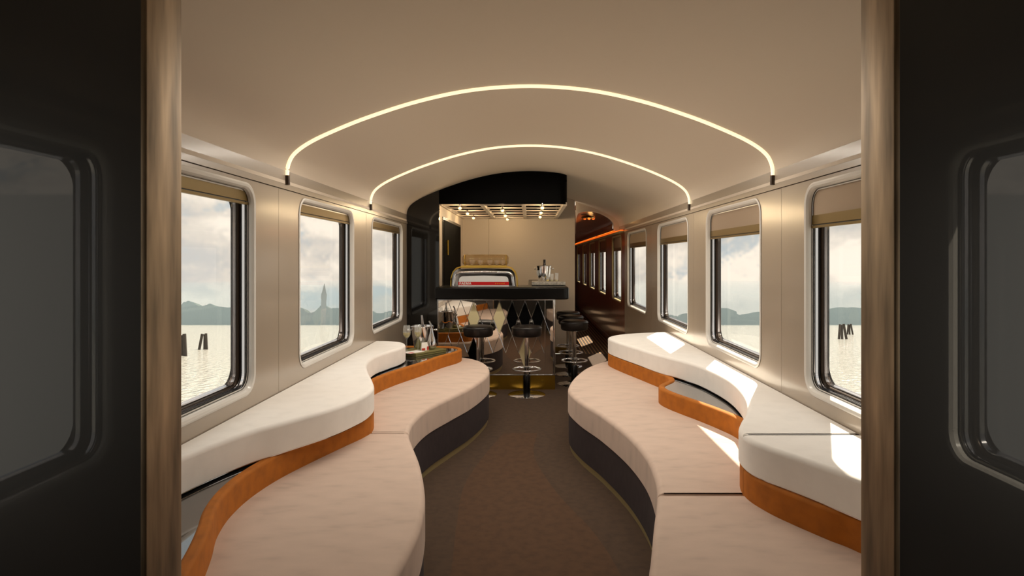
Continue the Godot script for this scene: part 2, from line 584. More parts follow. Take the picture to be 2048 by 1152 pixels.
# a roller blind let down to y = low inside a window opening
func blind(s: float, w0: float, w1: float, low: float, bar: float, label: String, group: String) -> void:
	var o := thing("roller_blind", label, "blind", Vector3(s * HALF, low - bar, -(w0 + w1) / 2), group)
	wpart(o, "blind_fabric", blind_slat(s, w0, w1, low, 2.0, 0.030, 0.033), M.blind_fabric)
	var bb := wpart(o, "bottom_bar", blind_slat(s, w0, w1, low - bar * 0.70, low + 0.004, 0.024, 0.036), M.blind_bronze, "bronze bottom bar")
	wpart(bb, "pull_rail", blind_slat(s, w0, w1, low - bar, low - bar * 0.80, 0.021, 0.037), M.blind_bronze)
	wpart(bb, "rubber_seal", blind_slat(s, w0, w1, low - bar * 0.82, low - bar * 0.68, 0.028, 0.034), M.rubber)

# the piece of the opening between two heights, as a thin slab
func blind_slat(s: float, w0: float, w1: float, y0: float, y1: float, e0: float, e1: float) -> ArrayMesh:
	var ring := PackedVector2Array()
	for p in round_rect(w0 + 0.02, w1 - 0.02, SILL + 0.02, HEAD - 0.017, 0.085, 8):
		ring.append(p[0])
	var cut := PackedVector2Array([Vector2(w0 - 1, y0), Vector2(w1 + 1, y0), Vector2(w1 + 1, y1), Vector2(w0 - 1, y1)])
	var poly: PackedVector2Array = Geometry2D.intersect_polygons(ring, cut)[0]
	var t := Geometry2D.triangulate_polygon(poly)
	var b := MB.new()
	for f in [[e0, -s], [e1, s]]:
		for i in range(0, t.size(), 3):
			b.tri(wall_point(s, f[0], poly[t[i]]), wall_point(s, f[0], poly[t[i + 1]]), wall_point(s, f[0], poly[t[i + 2]]), Vector3(f[1], 0, 0), Vector3(f[1], 0, 0), Vector3(f[1], 0, 0))
	var mid := Vector2((w0 + w1) / 2, (y0 + minf(y1, HEAD)) / 2)
	for i in poly.size():
		var p := poly[i]
		var q := poly[(i + 1) % poly.size()]
		var away := (p + q) / 2.0 - mid
		b.flat(wall_point(s, e0, p), wall_point(s, e0, q), wall_point(s, e1, q), wall_point(s, e1, p), Vector3(0, away.y * 4.0, -away.x))
	return b.mesh()

# ---------------------------------------------------------------- outside frame (the sea slopes with the track)
func out_basis() -> Basis:
	return Basis(Vector3.RIGHT, -TILT)

func sight(px: float, py: float) -> Vector3:
	return Vector3((px - AXIS.x) / FOCAL, -(py - AXIS.y) / FOCAL, -1.0)

const SEA_DROP := 3.3
const HAZE := 0.0036

func on_sea(px: float, py: float) -> Vector3:
	var v := sight(px, py)
	var up := out_basis().y
	return EYE + v * (-SEA_DROP / up.dot(v))

# ---------------------------------------------------------------- scene
func _ready() -> void:
	var cam := Camera3D.new()
	cam.name = "camera"
	cam.position = EYE
	cam.projection = Camera3D.PROJECTION_FRUSTUM
	cam.near = 0.05
	cam.far = 6000.0
	cam.size = 0.05 * 1152.0 / FOCAL
	cam.frustum_offset = Vector2((1024.0 - AXIS.x) / FOCAL, (AXIS.y - 576.0) / FOCAL) * 0.05
	add_child(cam)
	cam.current = true

	var env := Environment.new()
	env.background_mode = Environment.BG_SKY
	env.sky = Sky.new()
	env.sky.sky_material = make_sky()
	env.sky_rotation = Vector3(-TILT, 0, 0)
	env.background_energy_multiplier = 1.42
	env.tonemap_mode = Environment.TONE_MAPPER_LINEAR
	env.tonemap_exposure = 1.0
	env.volumetric_fog_enabled = true   # thin sea haze before the far shores, in FogVolume nodes
	env.volumetric_fog_density = 0.0
	env.sdfgi_enabled = true
	env.ssao_enabled = true
	env.ssil_enabled = true
	var we := WorldEnvironment.new()
	we.name = "environment"
	we.environment = env
	add_child(we)

	var sun := DirectionalLight3D.new()
	sun.name = "sun"
	sun.light_color = Color(1.0, 0.95, 0.86)
	sun.light_energy = 4.0
	sun.light_angular_distance = 0.6
	sun.shadow_enabled = true
	sun.sky_mode = DirectionalLight3D.SKY_MODE_LIGHT_ONLY
	sun.basis = Basis.looking_at(-Vector3(0.37, 1.0, -0.80).normalized())
	add_child(sun)

	make_materials()
	shell()
	doorway()
	corridor()
	bar_walls()
	outside()
	benches()
	led_arches()
	bar()
	stools()
	on_the_bar()
	on_the_table()

func make_sky() -> PanoramaSkyMaterial:
	var w := 2048
	var h := 1024
	var im := Image.create(w, h, false, Image.FORMAT_RGB8)
	var f := FastNoiseLite.new()
	f.noise_type = FastNoiseLite.TYPE_SIMPLEX_SMOOTH
	f.seed = 7
	f.frequency = 2.7
	f.fractal_octaves = 6
	f.fractal_gain = 0.5
	f.domain_warp_enabled = true
	f.domain_warp_amplitude = 0.22
	f.domain_warp_frequency = 1.6
	var g := FastNoiseLite.new()
	g.noise_type = FastNoiseLite.TYPE_SIMPLEX_SMOOTH
	g.seed = 19
	g.frequency = 3.4
	g.fractal_octaves = 4
	var blue := Color(0.68, 0.705, 0.705)
	var shade := Color(0.70, 0.69, 0.67)
	var mid := Color(0.80, 0.765, 0.715)
	var lit := Color(0.91, 0.865, 0.80)
	for y in h / 2:
		var el := (0.5 - (y + 0.5) / h) * PI
		var ce := cos(el)
		var sy := sin(el) * 2.1
		for x in w:
			var az := (x + 0.5) / w * TAU
			var dx := sin(az) * ce
			var dz := cos(az) * ce
			var a := f.get_noise_3d(dx, sy, dz) * 0.5 + 0.5
			var b := g.get_noise_3d(dx * 1.0, sy * 1.5 + 3.0, dz * 1.0) * 0.5 + 0.5
			var cover := smoothstep(0.36, 0.47, a)
			var bright := smoothstep(0.36, 0.62, b * 0.45 + a * 0.55)
			var c := blue.lerp(shade.lerp(mid, smoothstep(0.0, 0.5, bright)).lerp(lit, smoothstep(0.45, 1.0, bright)), cover)
			im.set_pixel(x, y, c)
	im.fill_rect(Rect2i(0, h / 2, w, h / 2), Color(0.76, 0.745, 0.70))
	var p := PanoramaSkyMaterial.new()
	p.panorama = ImageTexture.create_from_image(im)
	return p

# ---------------------------------------------------------------- the carriage body
const BAYS := [[1.318, 3.48, 2.0, 3.18], [3.48, 5.34, 3.79, 4.957], [5.34, 7.2, 5.53, 6.85]]

func shell() -> void:
	var fl := struct("floor", "brown carpeted floor of the lounge between the curved benches", "floor")
	wpart(fl, "carpet", bx(Vector3(-1.5, -0.06, -9.55), Vector3(1.5, 0.0, 1.3)), M.carpet)
	# rust coloured inlay in the carpet that follows the benches
	var line_r := smooth([Vector2(1.32, 0.30), Vector2(1.9, 0.35), Vector2(2.3, 0.40), Vector2(2.8, 0.42), Vector2(3.3, 0.34), Vector2(3.9, 0.16), Vector2(4.6, 0.03), Vector2(5.2, 0.06)], 6)
	var line_l := smooth([Vector2(5.2, -0.22), Vector2(4.6, -0.34), Vector2(4.0, -0.42), Vector2(3.4, -0.40), Vector2(2.7, -0.36), Vector2(1.32, -0.36)], 6)
	var plan := PackedVector2Array()
	for p in line_r:
		plan.append(Vector2(p.y, -p.x))
	for p in line_l:
		plan.append(Vector2(p.y, -p.x))
	var ib := MB.new()
	ib.pull(plan, -0.002, 0.0015)
	wpart(fl, "carpet_inlay", ib.mesh(), M.carpet_rust, "rust brown carpet inlay with curved edges")

	var ce := struct("ceiling", "cream vaulted ceiling with a coved edge above the windows", "ceiling")
	wpart(ce, "vault", vault(-1.3, 9.8), M.ceiling_cream)

	for side in [["left", -1.0], ["right", 1.0]]:
		var s: float = side[1]
		var w := struct("wall_" + side[0], "cream lacquered panelled carriage wall with rounded windows on the %s" % ("tower side" if s < 0 else "sunny side"), "wall")
		var bays := BAYS.duplicate(true)
		bays.append([-1.3, 1.2, 0.30, 1.08])
		bays.append([7.2, 9.24, 7.51, 8.97] if s > 0 else [7.2, 9.8, 8, 8])
		for q in bays:
			wpart(w, "wall_panel", wall_panel(s, q[0] + 0.0015, q[1] - 0.0015, q[2], q[3], 0.0, 0.0, RAIL), M.cream_lacquer)
			wpart(w, "wall_shell", wall_panel(s, q[0] - (0.06 if q[0] > 1.2 and q[0] < 2.0 else 0.0), q[1] + (0.06 if q[1] < 1.3 else 0.0), q[2], q[3], 0.099, -0.06, 2.0, -0.048, 0.03), M.shell_outside)
		var n := MB.new()
		var x := [s * (HALF - 0.007), s * (HALF + 0.03)]
		n.box(Vector3(minf(x[0], x[1]), RAIL + 0.003, -9.24), Vector3(maxf(x[0], x[1]), 1.872, 1.2))
		wpart(w, "cornice_rail", n.mesh(), M.cream_lacquer)
		n = MB.new()
		x = [s * (HALF + 0.001), s * (HALF + 0.11)]
		n.box(Vector3(minf(x[0], x[1]), 1.86, -9.8), Vector3(maxf(x[0], x[1]), 1.97, 1.3))
		wpart(w, "wall_head", n.mesh(), M.cream_lacquer)

	var names := {-1.0: ["white framed rounded window with the two moored post clusters outside", "white framed rounded window with the bell tower outside", "white framed rounded window beside the black bar panel"],
		1.0: ["white framed rounded window showing a pair of posts, its beige blind lowest", "white framed rounded window with a hipped roof on the shore outside", "white framed rounded window above the bar end of the sunlit bench"]}
	var num := 1
	for s in [-1.0, 1.0]:
		for i in 3:
			window(num, s, BAYS[i][2], BAYS[i][3], M.white_trim, names[s][i])
			num += 1
	window(num, 1.0, 7.51, 8.97, M.white_trim, "last white framed window before the mahogany corridor")
	window(num + 1, -1.0, 0.30, 1.08, M.white_trim, "entrance window mirrored in the dark panel on the bell tower side")
	window(num + 2, 1.0, 0.30, 1.08, M.white_trim, "entrance window mirrored in the dark panel on the sunny side")
	var bl := ["bronze bar of a rolled up blind above the post clusters", "bronze bar of a rolled up blind above the bell tower", "bronze bar of a rolled up blind beside the black bar panel"]
	var br := ["beige roller blind with bronze bar above the pair of posts", "beige roller blind with bronze bar above the hipped roof shore", "beige roller blind with bronze bar above the bar end of the sunlit bench"]
	for i in 3:
		blind(-1.0, BAYS[i][2], BAYS[i][3], 1.785, 0.062, bl[i], "raised blinds")
		blind(1.0, BAYS[i][2], BAYS[i][3], 1.665, 0.060, br[i], "half lowered beige blinds")
	blind(1.0, 7.51, 8.97, 1.665, 0.060, "beige roller blind beside the mahogany corridor", "half lowered beige blinds")

	var end := struct("wall_rear", "dark lacquered end wall of the entrance behind the doorway", "wall")
	wpart(end, "end_panel", bx(Vector3(-1.5, -0.06, 1.2), Vector3(1.5, 2.5, 1.3)), M.dark_lacquer)

func doorway() -> void:
	var w := struct("wall_entrance", "glossy near-black partition panels either side of the wide doorway", "wall")
	for s in [-1.0, 1.0]:
		var ox := -0.733 if s < 0 else 0.696
		var b := MB.new()
		var pts := PackedVector2Array()
		var lo: float = ox + s * 0.012
		# section of the carriage from the jamb to the outer wall, as high as the vault
		var poly := PackedVector2Array([Vector2(lo, 0.0), Vector2(s * 1.4, 0.0), Vector2(s * 1.4, 1.88)])
		var sec := section()
		var arc := []
		for p in sec:
			if p.x * s > absf(lo) and p.y > 1.9:
				arc.append(p)
		if s < 0:
			pass
		else:
			arc.reverse()
		for p in arc:
			poly.append(p)
		poly.append(Vector2(lo, ceiling_y(lo)))
		var t := Geometry2D.triangulate_polygon(poly)
		for f in [[-1.2, 1.0], [-1.31, -1.0]]:
			for i in range(0, t.size(), 3):
				var nn := Vector3(0, 0, f[1])
				b.tri(Vector3(poly[t[i]].x, poly[t[i]].y, f[0]), Vector3(poly[t[i + 1]].x, poly[t[i + 1]].y, f[0]), Vector3(poly[t[i + 2]].x, poly[t[i + 2]].y, f[0]), nn, nn, nn)
		b.flat(Vector3(lo, 0, -1.2), Vector3(lo, 0, -1.31), Vector3(lo, 2.4, -1.31), Vector3(lo, 2.4, -1.2), Vector3(-s, 0, 0))
		wpart(w, "lacquer_panel", b.mesh(), M.dark_lacquer)
	var hb := MB.new()
	hb.box(Vector3(-0.745, 2.2, -1.31), Vector3(0.708, 2.44, -1.2))
	wpart(w, "header_panel", hb.mesh(), M.dark_lacquer)
	var tr := struct("trim_1", "brushed bronze door jambs framing the doorway into the lounge", "door frame")
	for s in [-1.0, 1.0]:
		var ox := -0.733 if s < 0 else 0.696
		var a := ox
		var c: float = ox + s * 0.012
		wpart(tr, "jamb", rbox(Vector3(minf(a, c), 0.0, -1.316), Vector3(maxf(a, c), 2.2, -1.194), 0.003), M.bronze_jamb)
	wpart(tr, "head_jamb", rbox(Vector3(-0.733, 2.188, -1.316), Vector3(0.696, 2.2, -1.194), 0.003), M.bronze_jamb)

func corridor() -> void:
	var far := 19.0
	var fl := struct("floor_corridor", "dark striped carpet of the corridor past the bar", "floor")
	wpart(fl, "carpet", bx(Vector3(0.6, -0.06, -far), Vector3(1.5, 0.0, -9.55)), M.carpet_dark)
	for i in 12:
		var x := 0.74 + i * 0.055
		wpart(fl, "carpet_stripe", bx(Vector3(x, -0.01, -far), Vector3(x + 0.016, 0.0015, -9.56)), M.carpet_stripe)
	var w := struct("wall_corridor", "glossy mahogany corridor wall pierced by a row of windows", "wall")
	var bays := [[9.24, 11.1, 9.56, 10.67], [11.1, 13.15, 11.5, 12.75], [13.15, 15.1, 13.46, 14.7], [15.1, 17.05, 15.4, 16.6], [17.05, 19.0, 17.4, 18.6]]
	for q in bays:
		wpart(w, "wood_panel", wall_panel(1.0, q[0] + 0.0015, q[1] - 0.0015, q[2], q[3], 0.0, 0.0, 1.9), M.mahogany)
		wpart(w, "wall_shell", wall_panel(1.0, q[0], q[1], q[2], q[3], 0.099, -0.06, 2.0, -0.048, 0.03), M.shell_outside)
	wpart(w, "skirting", rbox(Vector3(1.385, 0.0, -far), Vector3(1.4, 0.09, -9.25), 0.004), M.mahogany)
	var wi := struct("wall_corridor_inner", "mahogany partition on the bar side of the corridor", "wall")
	wpart(wi, "inner_partition", bx(Vector3(0.62, 0.0, -far), Vector3(0.69, 2.2, -9.8)), M.mahogany)
	var wn := struct("wall_corridor_end", "mahogany panel closing the far end of the corridor", "wall")
	wpart(wn, "end_panel", bx(Vector3(0.6, 0.0, -far - 0.06), Vector3(1.5, 2.3, -far)), M.mahogany)
	var labels := ["corridor window in the mahogany wall next to the cream wall", "second corridor window in the mahogany wall past the cream wall", "third corridor window in the mahogany wall past the cream wall", "fourth corridor window in the mahogany wall past the cream wall", "farthest corridor window in the mahogany wall"]
	for i in 5:
		window(20 + i, 1.0, bays[i][2], bays[i][3], M.brass_plinth, labels[i])
	for i in 5:
		blind(1.0, bays[i][2], bays[i][3], 1.63, 0.05, labels[i].replace("window in", "window blind in").replace("corridor window blind", "corridor blind"), "corridor blinds")
	var ce := struct("ceiling_corridor", "glossy dark mahogany ceiling of the corridor", "ceiling")
	var b := MB.new()
	var sec := [Vector2(0.6, 2.12), Vector2(0.8, 2.19), Vector2(0.985, 2.2), Vector2(1.137, 2.15), Vector2(1.247, 2.085), Vector2(1.309, 2.01), Vector2(1.32, 1.9), Vector2(1.5, 1.9)]
	var sm := smooth(sec, 5)
	for i in sm.size() - 1:
		var t := (sm[i + 1] - sm[i]).normalized()
		var nn := Vector3(t.y, -t.x, 0)
		b.quad(Vector3(sm[i].x, sm[i].y, -9.9), Vector3(sm[i + 1].x, sm[i + 1].y, -9.9), Vector3(sm[i + 1].x, sm[i + 1].y, -far), Vector3(sm[i].x, sm[i].y, -far), nn, nn, nn, nn)
	b.box(Vector3(0.6, 2.22, -far), Vector3(1.52, 2.3, -9.9))
	wpart(ce, "vault", b.mesh(), M.mahogany)
	var bh := struct("wall_back", "cream bulkhead with the arched opening into the corridor", "wall")
	b = MB.new()
	var hole := smooth([Vector2(0.72, 1.6), Vector2(0.72, 1.95), Vector2(0.735, 2.12), Vector2(0.8, 2.183), Vector2(0.985, 2.195), Vector2(1.137, 2.15), Vector2(1.247, 2.085), Vector2(1.309, 2.01), Vector2(1.32, 1.9), Vector2(1.40, 1.89)], 6)
	# the bulkhead over the arch
	for i in hole.size() - 1:
		var a := hole[i]
		var c := hole[i + 1]
		if c.x - a.x < 1e-4:
			continue
		for z in [-9.8, -9.9]:
			b.flat(Vector3(a.x, a.y, z), Vector3(c.x, c.y, z), Vector3(c.x, ceiling_y(minf(c.x, 1.39)) + 0.02, z), Vector3(a.x, ceiling_y(minf(a.x, 1.39)) + 0.02, z), Vector3(0, 0, 1 if z > -9.85 else -1))
		var t := (c - a).normalized()
		b.flat(Vector3(a.x, a.y, -9.8), Vector3(c.x, c.y, -9.8), Vector3(c.x, c.y, -9.9), Vector3(a.x, a.y, -9.9), Vector3(t.y, -t.x, 0))
	wpart(bh, "arch_panel", b.mesh(), M.ceiling_cream)
	# glowing cornice along the corridor windows
	var o := thing("corridor_light_strip", "glowing orange light trough above the corridor windows", "light strip", Vector3(1.36, 1.86, -14))
	wpart(o, "trough", rbox(Vector3(1.335, 1.845, -far), Vector3(1.398, 1.868, -9.3), 0.004), M.brass_plinth)
	wpart(o, "light_tube", rbox(Vector3(1.34, 1.868, -far), Vector3(1.39, 1.886, -9.3), 0.006), M.orange_led, "glowing orange tube")
	for k in 3:
		area(o, Vector3(1.33, 1.885, -(11.0 + 3.0 * k)), Vector3(-1, 0.35, 0), Vector2(2.8, 0.02), Color(1.0, 0.45, 0.12), 0.08)
	var cl := thing("corridor_ceiling_lamp", "small brass lamp fitting on the dark corridor ceiling", "lamp", Vector3(1.03, 2.16, -10.9))
	part(cl, "base_plate", lathe_mesh([Vector2(0.0, 0.03), Vector2(0.13, 0.03), Vector2(0.14, 0.01), Vector2(0.11, -0.005), Vector2(0.0, -0.005)]), M.brass)
	for k in 3:
		var q := part(cl, "lamp_bulb", lathe_mesh([Vector2(0.0, -0.03), Vector2(0.02, -0.022), Vector2(0.026, -0.005), Vector2(0.0, 0.0)], 12), M.orange_led)
		q.position = Vector3((k - 1) * 0.075, 0, 0)
	omni(cl, Vector3(0, -0.06, 0), Color(1, 0.75, 0.45), 0.004, 0.03)

func area(parent: Node3D, at: Vector3, towards: Vector3, size: Vector2, c: Color, energy: float) -> void:
	var l := AreaLight3D.new()
	l.name = "area_light"
	l.light_color = c
	l.light_energy = energy
	l.area_size = size
	l.area_range = 14.0
	l.area_attenuation = 2.0
	l.shadow_enabled = true
	var along := Vector3(0, 0, 1) if absf(towards.normalized().z) < 0.5 and size.x > 1.0 and absf(towards.x) > 0.9 else Vector3(1, 0, 0)
	var z := -towards.normalized()
	var x := (along - z * along.dot(z)).normalized()
	l.basis = Basis(x, z.cross(x), z)
	parent.add_child(l, true)
	l.position = at - parent.position

func omni(parent: Node3D, at: Vector3, c: Color, energy: float, size: float) -> void:
	var l := OmniLight3D.new()
	l.name = "lamp_light"
	l.light_color = c
	l.light_energy = energy
	l.light_size = size
	l.omni_range = 14.0
	l.omni_attenuation = 2.0
	l.shadow_enabled = true
	parent.add_child(l, true)
	l.position = at

# ---------------------------------------------------------------- black bar surround
const FRONT := 7.1
const BACK := 9.6

func bar_walls() -> void:
	var w := struct("wall_bar", "glossy black panel filling the carriage section beside the bar", "wall")
	var b := MB.new()
	var poly := PackedVector2Array([Vector2(-1.034, 0.0)])
	poly.append(Vector2(-1.034, ceiling_y(-1.034)))
	var sec := section()
	for i in range(sec.size() - 1, -1, -1):
		if sec[i].x < -1.05:
			poly.append(sec[i])
	poly.append(Vector2(-1.4, 0.0))
	_slab(b, poly, FRONT, FRONT + 0.06)
	wpart(w, "black_panel", b.mesh(), M.black_lacquer)
	var w2 := struct("wall_bar_side", "cream side wall inside the bar with a dark glazed cabinet", "wall")
	wpart(w2, "side_panel", bx(Vector3(-1.08, 0.0, -BACK), Vector3(-1.034, 2.4, -FRONT - 0.06)), M.ceiling_cream)
	var w3 := struct("wall_bar_back", "cream panelled wall behind the bar", "wall")
	for q in [[-1.08, -0.634], [-0.631, 0.69]]:
		wpart(w3, "back_panel", bx(Vector3(q[0], 0.0, -BACK - 0.08), Vector3(q[1], 2.6, -BACK)), M.ceiling_cream)
	wpart(w3, "baseboard", bx(Vector3(0.3, 0.0, -BACK), Vector3(0.692, 0.1, -BACK + 0.012)), M.brass)
	# glazed cabinet in the side wall
	var c := thing("wall_cabinet", "tall black glazed cabinet in the cream side wall behind the bar", "cabinet", Vector3(-1.03, 0.9, -8.3))
	wpart(c, "cabinet_frame", bx(Vector3(-1.04, 0.86, -9.25), Vector3(-1.026, 1.95, -7.36)), M.black_metal)
	var cdoor := wpart(c, "cabinet_door", bx(Vector3(-1.03, 0.9, -9.2), Vector3(-1.02, 1.915, -7.42)), M.black_inlay)
	var g := MB.new()
	g.tube([Vector3(-1.0, 1.5, -7.6), Vector3(-1.0, 1.68, -7.6)], 0.012, 8)
	g.tube([Vector3(-1.03, 1.53, -7.6), Vector3(-1.0, 1.53, -7.6)], 0.008, 8)
	g.tube([Vector3(-1.03, 1.65, -7.6), Vector3(-1.0, 1.65, -7.6)], 0.008, 8)
	wpart(cdoor, "handle", g.mesh(), M.brass, "brass pull handle")
	# canopy
	var k := thing("bar_canopy", "black lacquered canopy over the bar with a cream slatted underside", "canopy", Vector3(-0.3, 2.08, -8.3))
	b = MB.new()
	# fascia: plan with a rounded right front corner, top following the vault
	var plan := PackedVector2Array([Vector2(-1.034, -FRONT)])
	for i in 9:
		var a := PI / 2 * i / 8
		plan.append(Vector2(0.426 - 0.10 + 0.10 * sin(a), -(FRONT + 0.10 - 0.10 * cos(a))))
	plan.append(Vector2(0.426, -BACK))
	var dense := PackedVector2Array()
	for i in plan.size() - 1:
		var steps := 24 if i == 0 else 1
		for q in steps:
			dense.append(plan[i].lerp(plan[i + 1], float(q) / steps))
	dense.append(plan[-1])
	for i in dense.size() - 1:
		var e := (dense[i + 1] - dense[i]).normalized()
		var nn := Vector3(-e.y, 0, e.x)
		if nn.z < 0.0 and nn.x < 0.0:
			nn = -nn
		var a3 := Vector3(dense[i].x, 2.075, dense[i].y)
		var b3 := Vector3(dense[i + 1].x, 2.075, dense[i + 1].y)
		b.flat(a3, b3, Vector3(b3.x, ceiling_y(b3.x) - 0.002, b3.z), Vector3(a3.x, ceiling_y(a3.x) - 0.002, a3.z), Vector3(0.3, 0, 1))
		b.flat(a3 + Vector3(0, 0, -0.03) , b3 + Vector3(-0.001, 0, -0.03), b3, a3, Vector3.DOWN)
	wpart(k, "fascia", b.mesh(), M.fascia_black)
	wpart(k, "canopy_board", bx(Vector3(-1.03, 2.33, -BACK), Vector3(0.42, 2.35, -FRONT - 0.02)), M.black_inlay)
	wpart(k, "canopy_lining", bx(Vector3(0.405, 2.10, -BACK), Vector3(0.42, 2.33, -FRONT - 0.12)), M.black_inlay)
	wpart(k, "canopy_lining", bx(Vector3(-1.03, 2.08, -FRONT - 0.045), Vector3(0.33, 2.33, -FRONT - 0.03)), M.black_inlay)
	wpart(k, "canopy_lining", bx(Vector3(-1.03, 2.12, -BACK + 0.001), Vector3(0.40, 2.33, -BACK + 0.012)), M.black_inlay)
	wpart(k, "canopy_lining", bx(Vector3(-1.033, 2.12, -BACK + 0.02), Vector3(-1.02, 2.33, -FRONT - 0.05)), M.black_inlay)
	for x in [-1.034, -0.572, -0.096, 0.376]:
		wpart(k, "grille_beam", bx(Vector3(x, 2.062, -BACK), Vector3(x + (0.045 if x > -1.0 else 0.025), 2.10, -FRONT - 0.045)), M.ceiling_cream)
	for i in 6:
		var d := 7.2 + i * 0.43
		wpart(k, "grille_slat", bx(Vector3(-1.01, 2.068, -d - 0.05), Vector3(0.378, 2.082, -d)), M.ceiling_cream)
	var lamp: Node3D
	for col in [[-0.80, 7.13, 8.0, 8.85], [-0.33, 7.5, 8.36, 9.15], [0.14, 7.1, 7.86, 8.66]]:
		for r in 3:
			var lb := "small glowing spotlight under the canopy, %s column, %s one from the fascia" % [["cabinet side", "middle", "corridor side"][[-0.80, -0.33, 0.14].find(col[0])], ["first", "second", "third"][r]]
			var at := Vector3(col[0], 2.035, -col[1 + r])
			if lamp == null:
				lamp = thing("canopy_spotlight", lb, "spotlight", at, "spotlights under the bar canopy")
				part(lamp, "collar", lathe_mesh([Vector2(0.0, 0.05), Vector2(0.012, 0.05), Vector2(0.012, 0.02), Vector2(0.026, 0.018), Vector2(0.028, 0.006), Vector2(0.0, 0.006)], 12), M.chrome)
				part(lamp, "lamp_bulb", lathe_mesh([Vector2(0.0, -0.022), Vector2(0.012, -0.019), Vector2(0.02, -0.009), Vector2(0.02, 0.0), Vector2(0.0, 0.008)], 12), M.bulb_glow)
				omni(lamp, Vector3(0, -0.008, 0), Color(1.0, 0.87, 0.68), 0.08, 0.02)
			else:
				copy(lamp, lb, at)

# a flat slab with the outline poly (x, y) between two depths
func _slab(b: MB, poly: PackedVector2Array, d0: float, d1: float) -> void:
	var t := Geometry2D.triangulate_polygon(poly)
	for f in [[-d0, 1.0], [-d1, -1.0]]:
		var nn := Vector3(0, 0, f[1])
		for i in range(0, t.size(), 3):
			b.tri(Vector3(poly[t[i]].x, poly[t[i]].y, f[0]), Vector3(poly[t[i + 1]].x, poly[t[i + 1]].y, f[0]), Vector3(poly[t[i + 2]].x, poly[t[i + 2]].y, f[0]), nn, nn, nn)
	var mid := Vector2.ZERO
	for p in poly:
		mid += p / poly.size()
	var area2 := 0.0
	for i in poly.size():
		area2 += poly[i].cross(poly[(i + 1) % poly.size()])
	for i in poly.size():
		var a := poly[i]
		var c := poly[(i + 1) % poly.size()]
		var e := (c - a).normalized() * signf(area2)
		b.flat(Vector3(a.x, a.y, -d0), Vector3(c.x, c.y, -d0), Vector3(c.x, c.y, -d1), Vector3(a.x, a.y, -d1), Vector3(e.y, -e.x, 0))

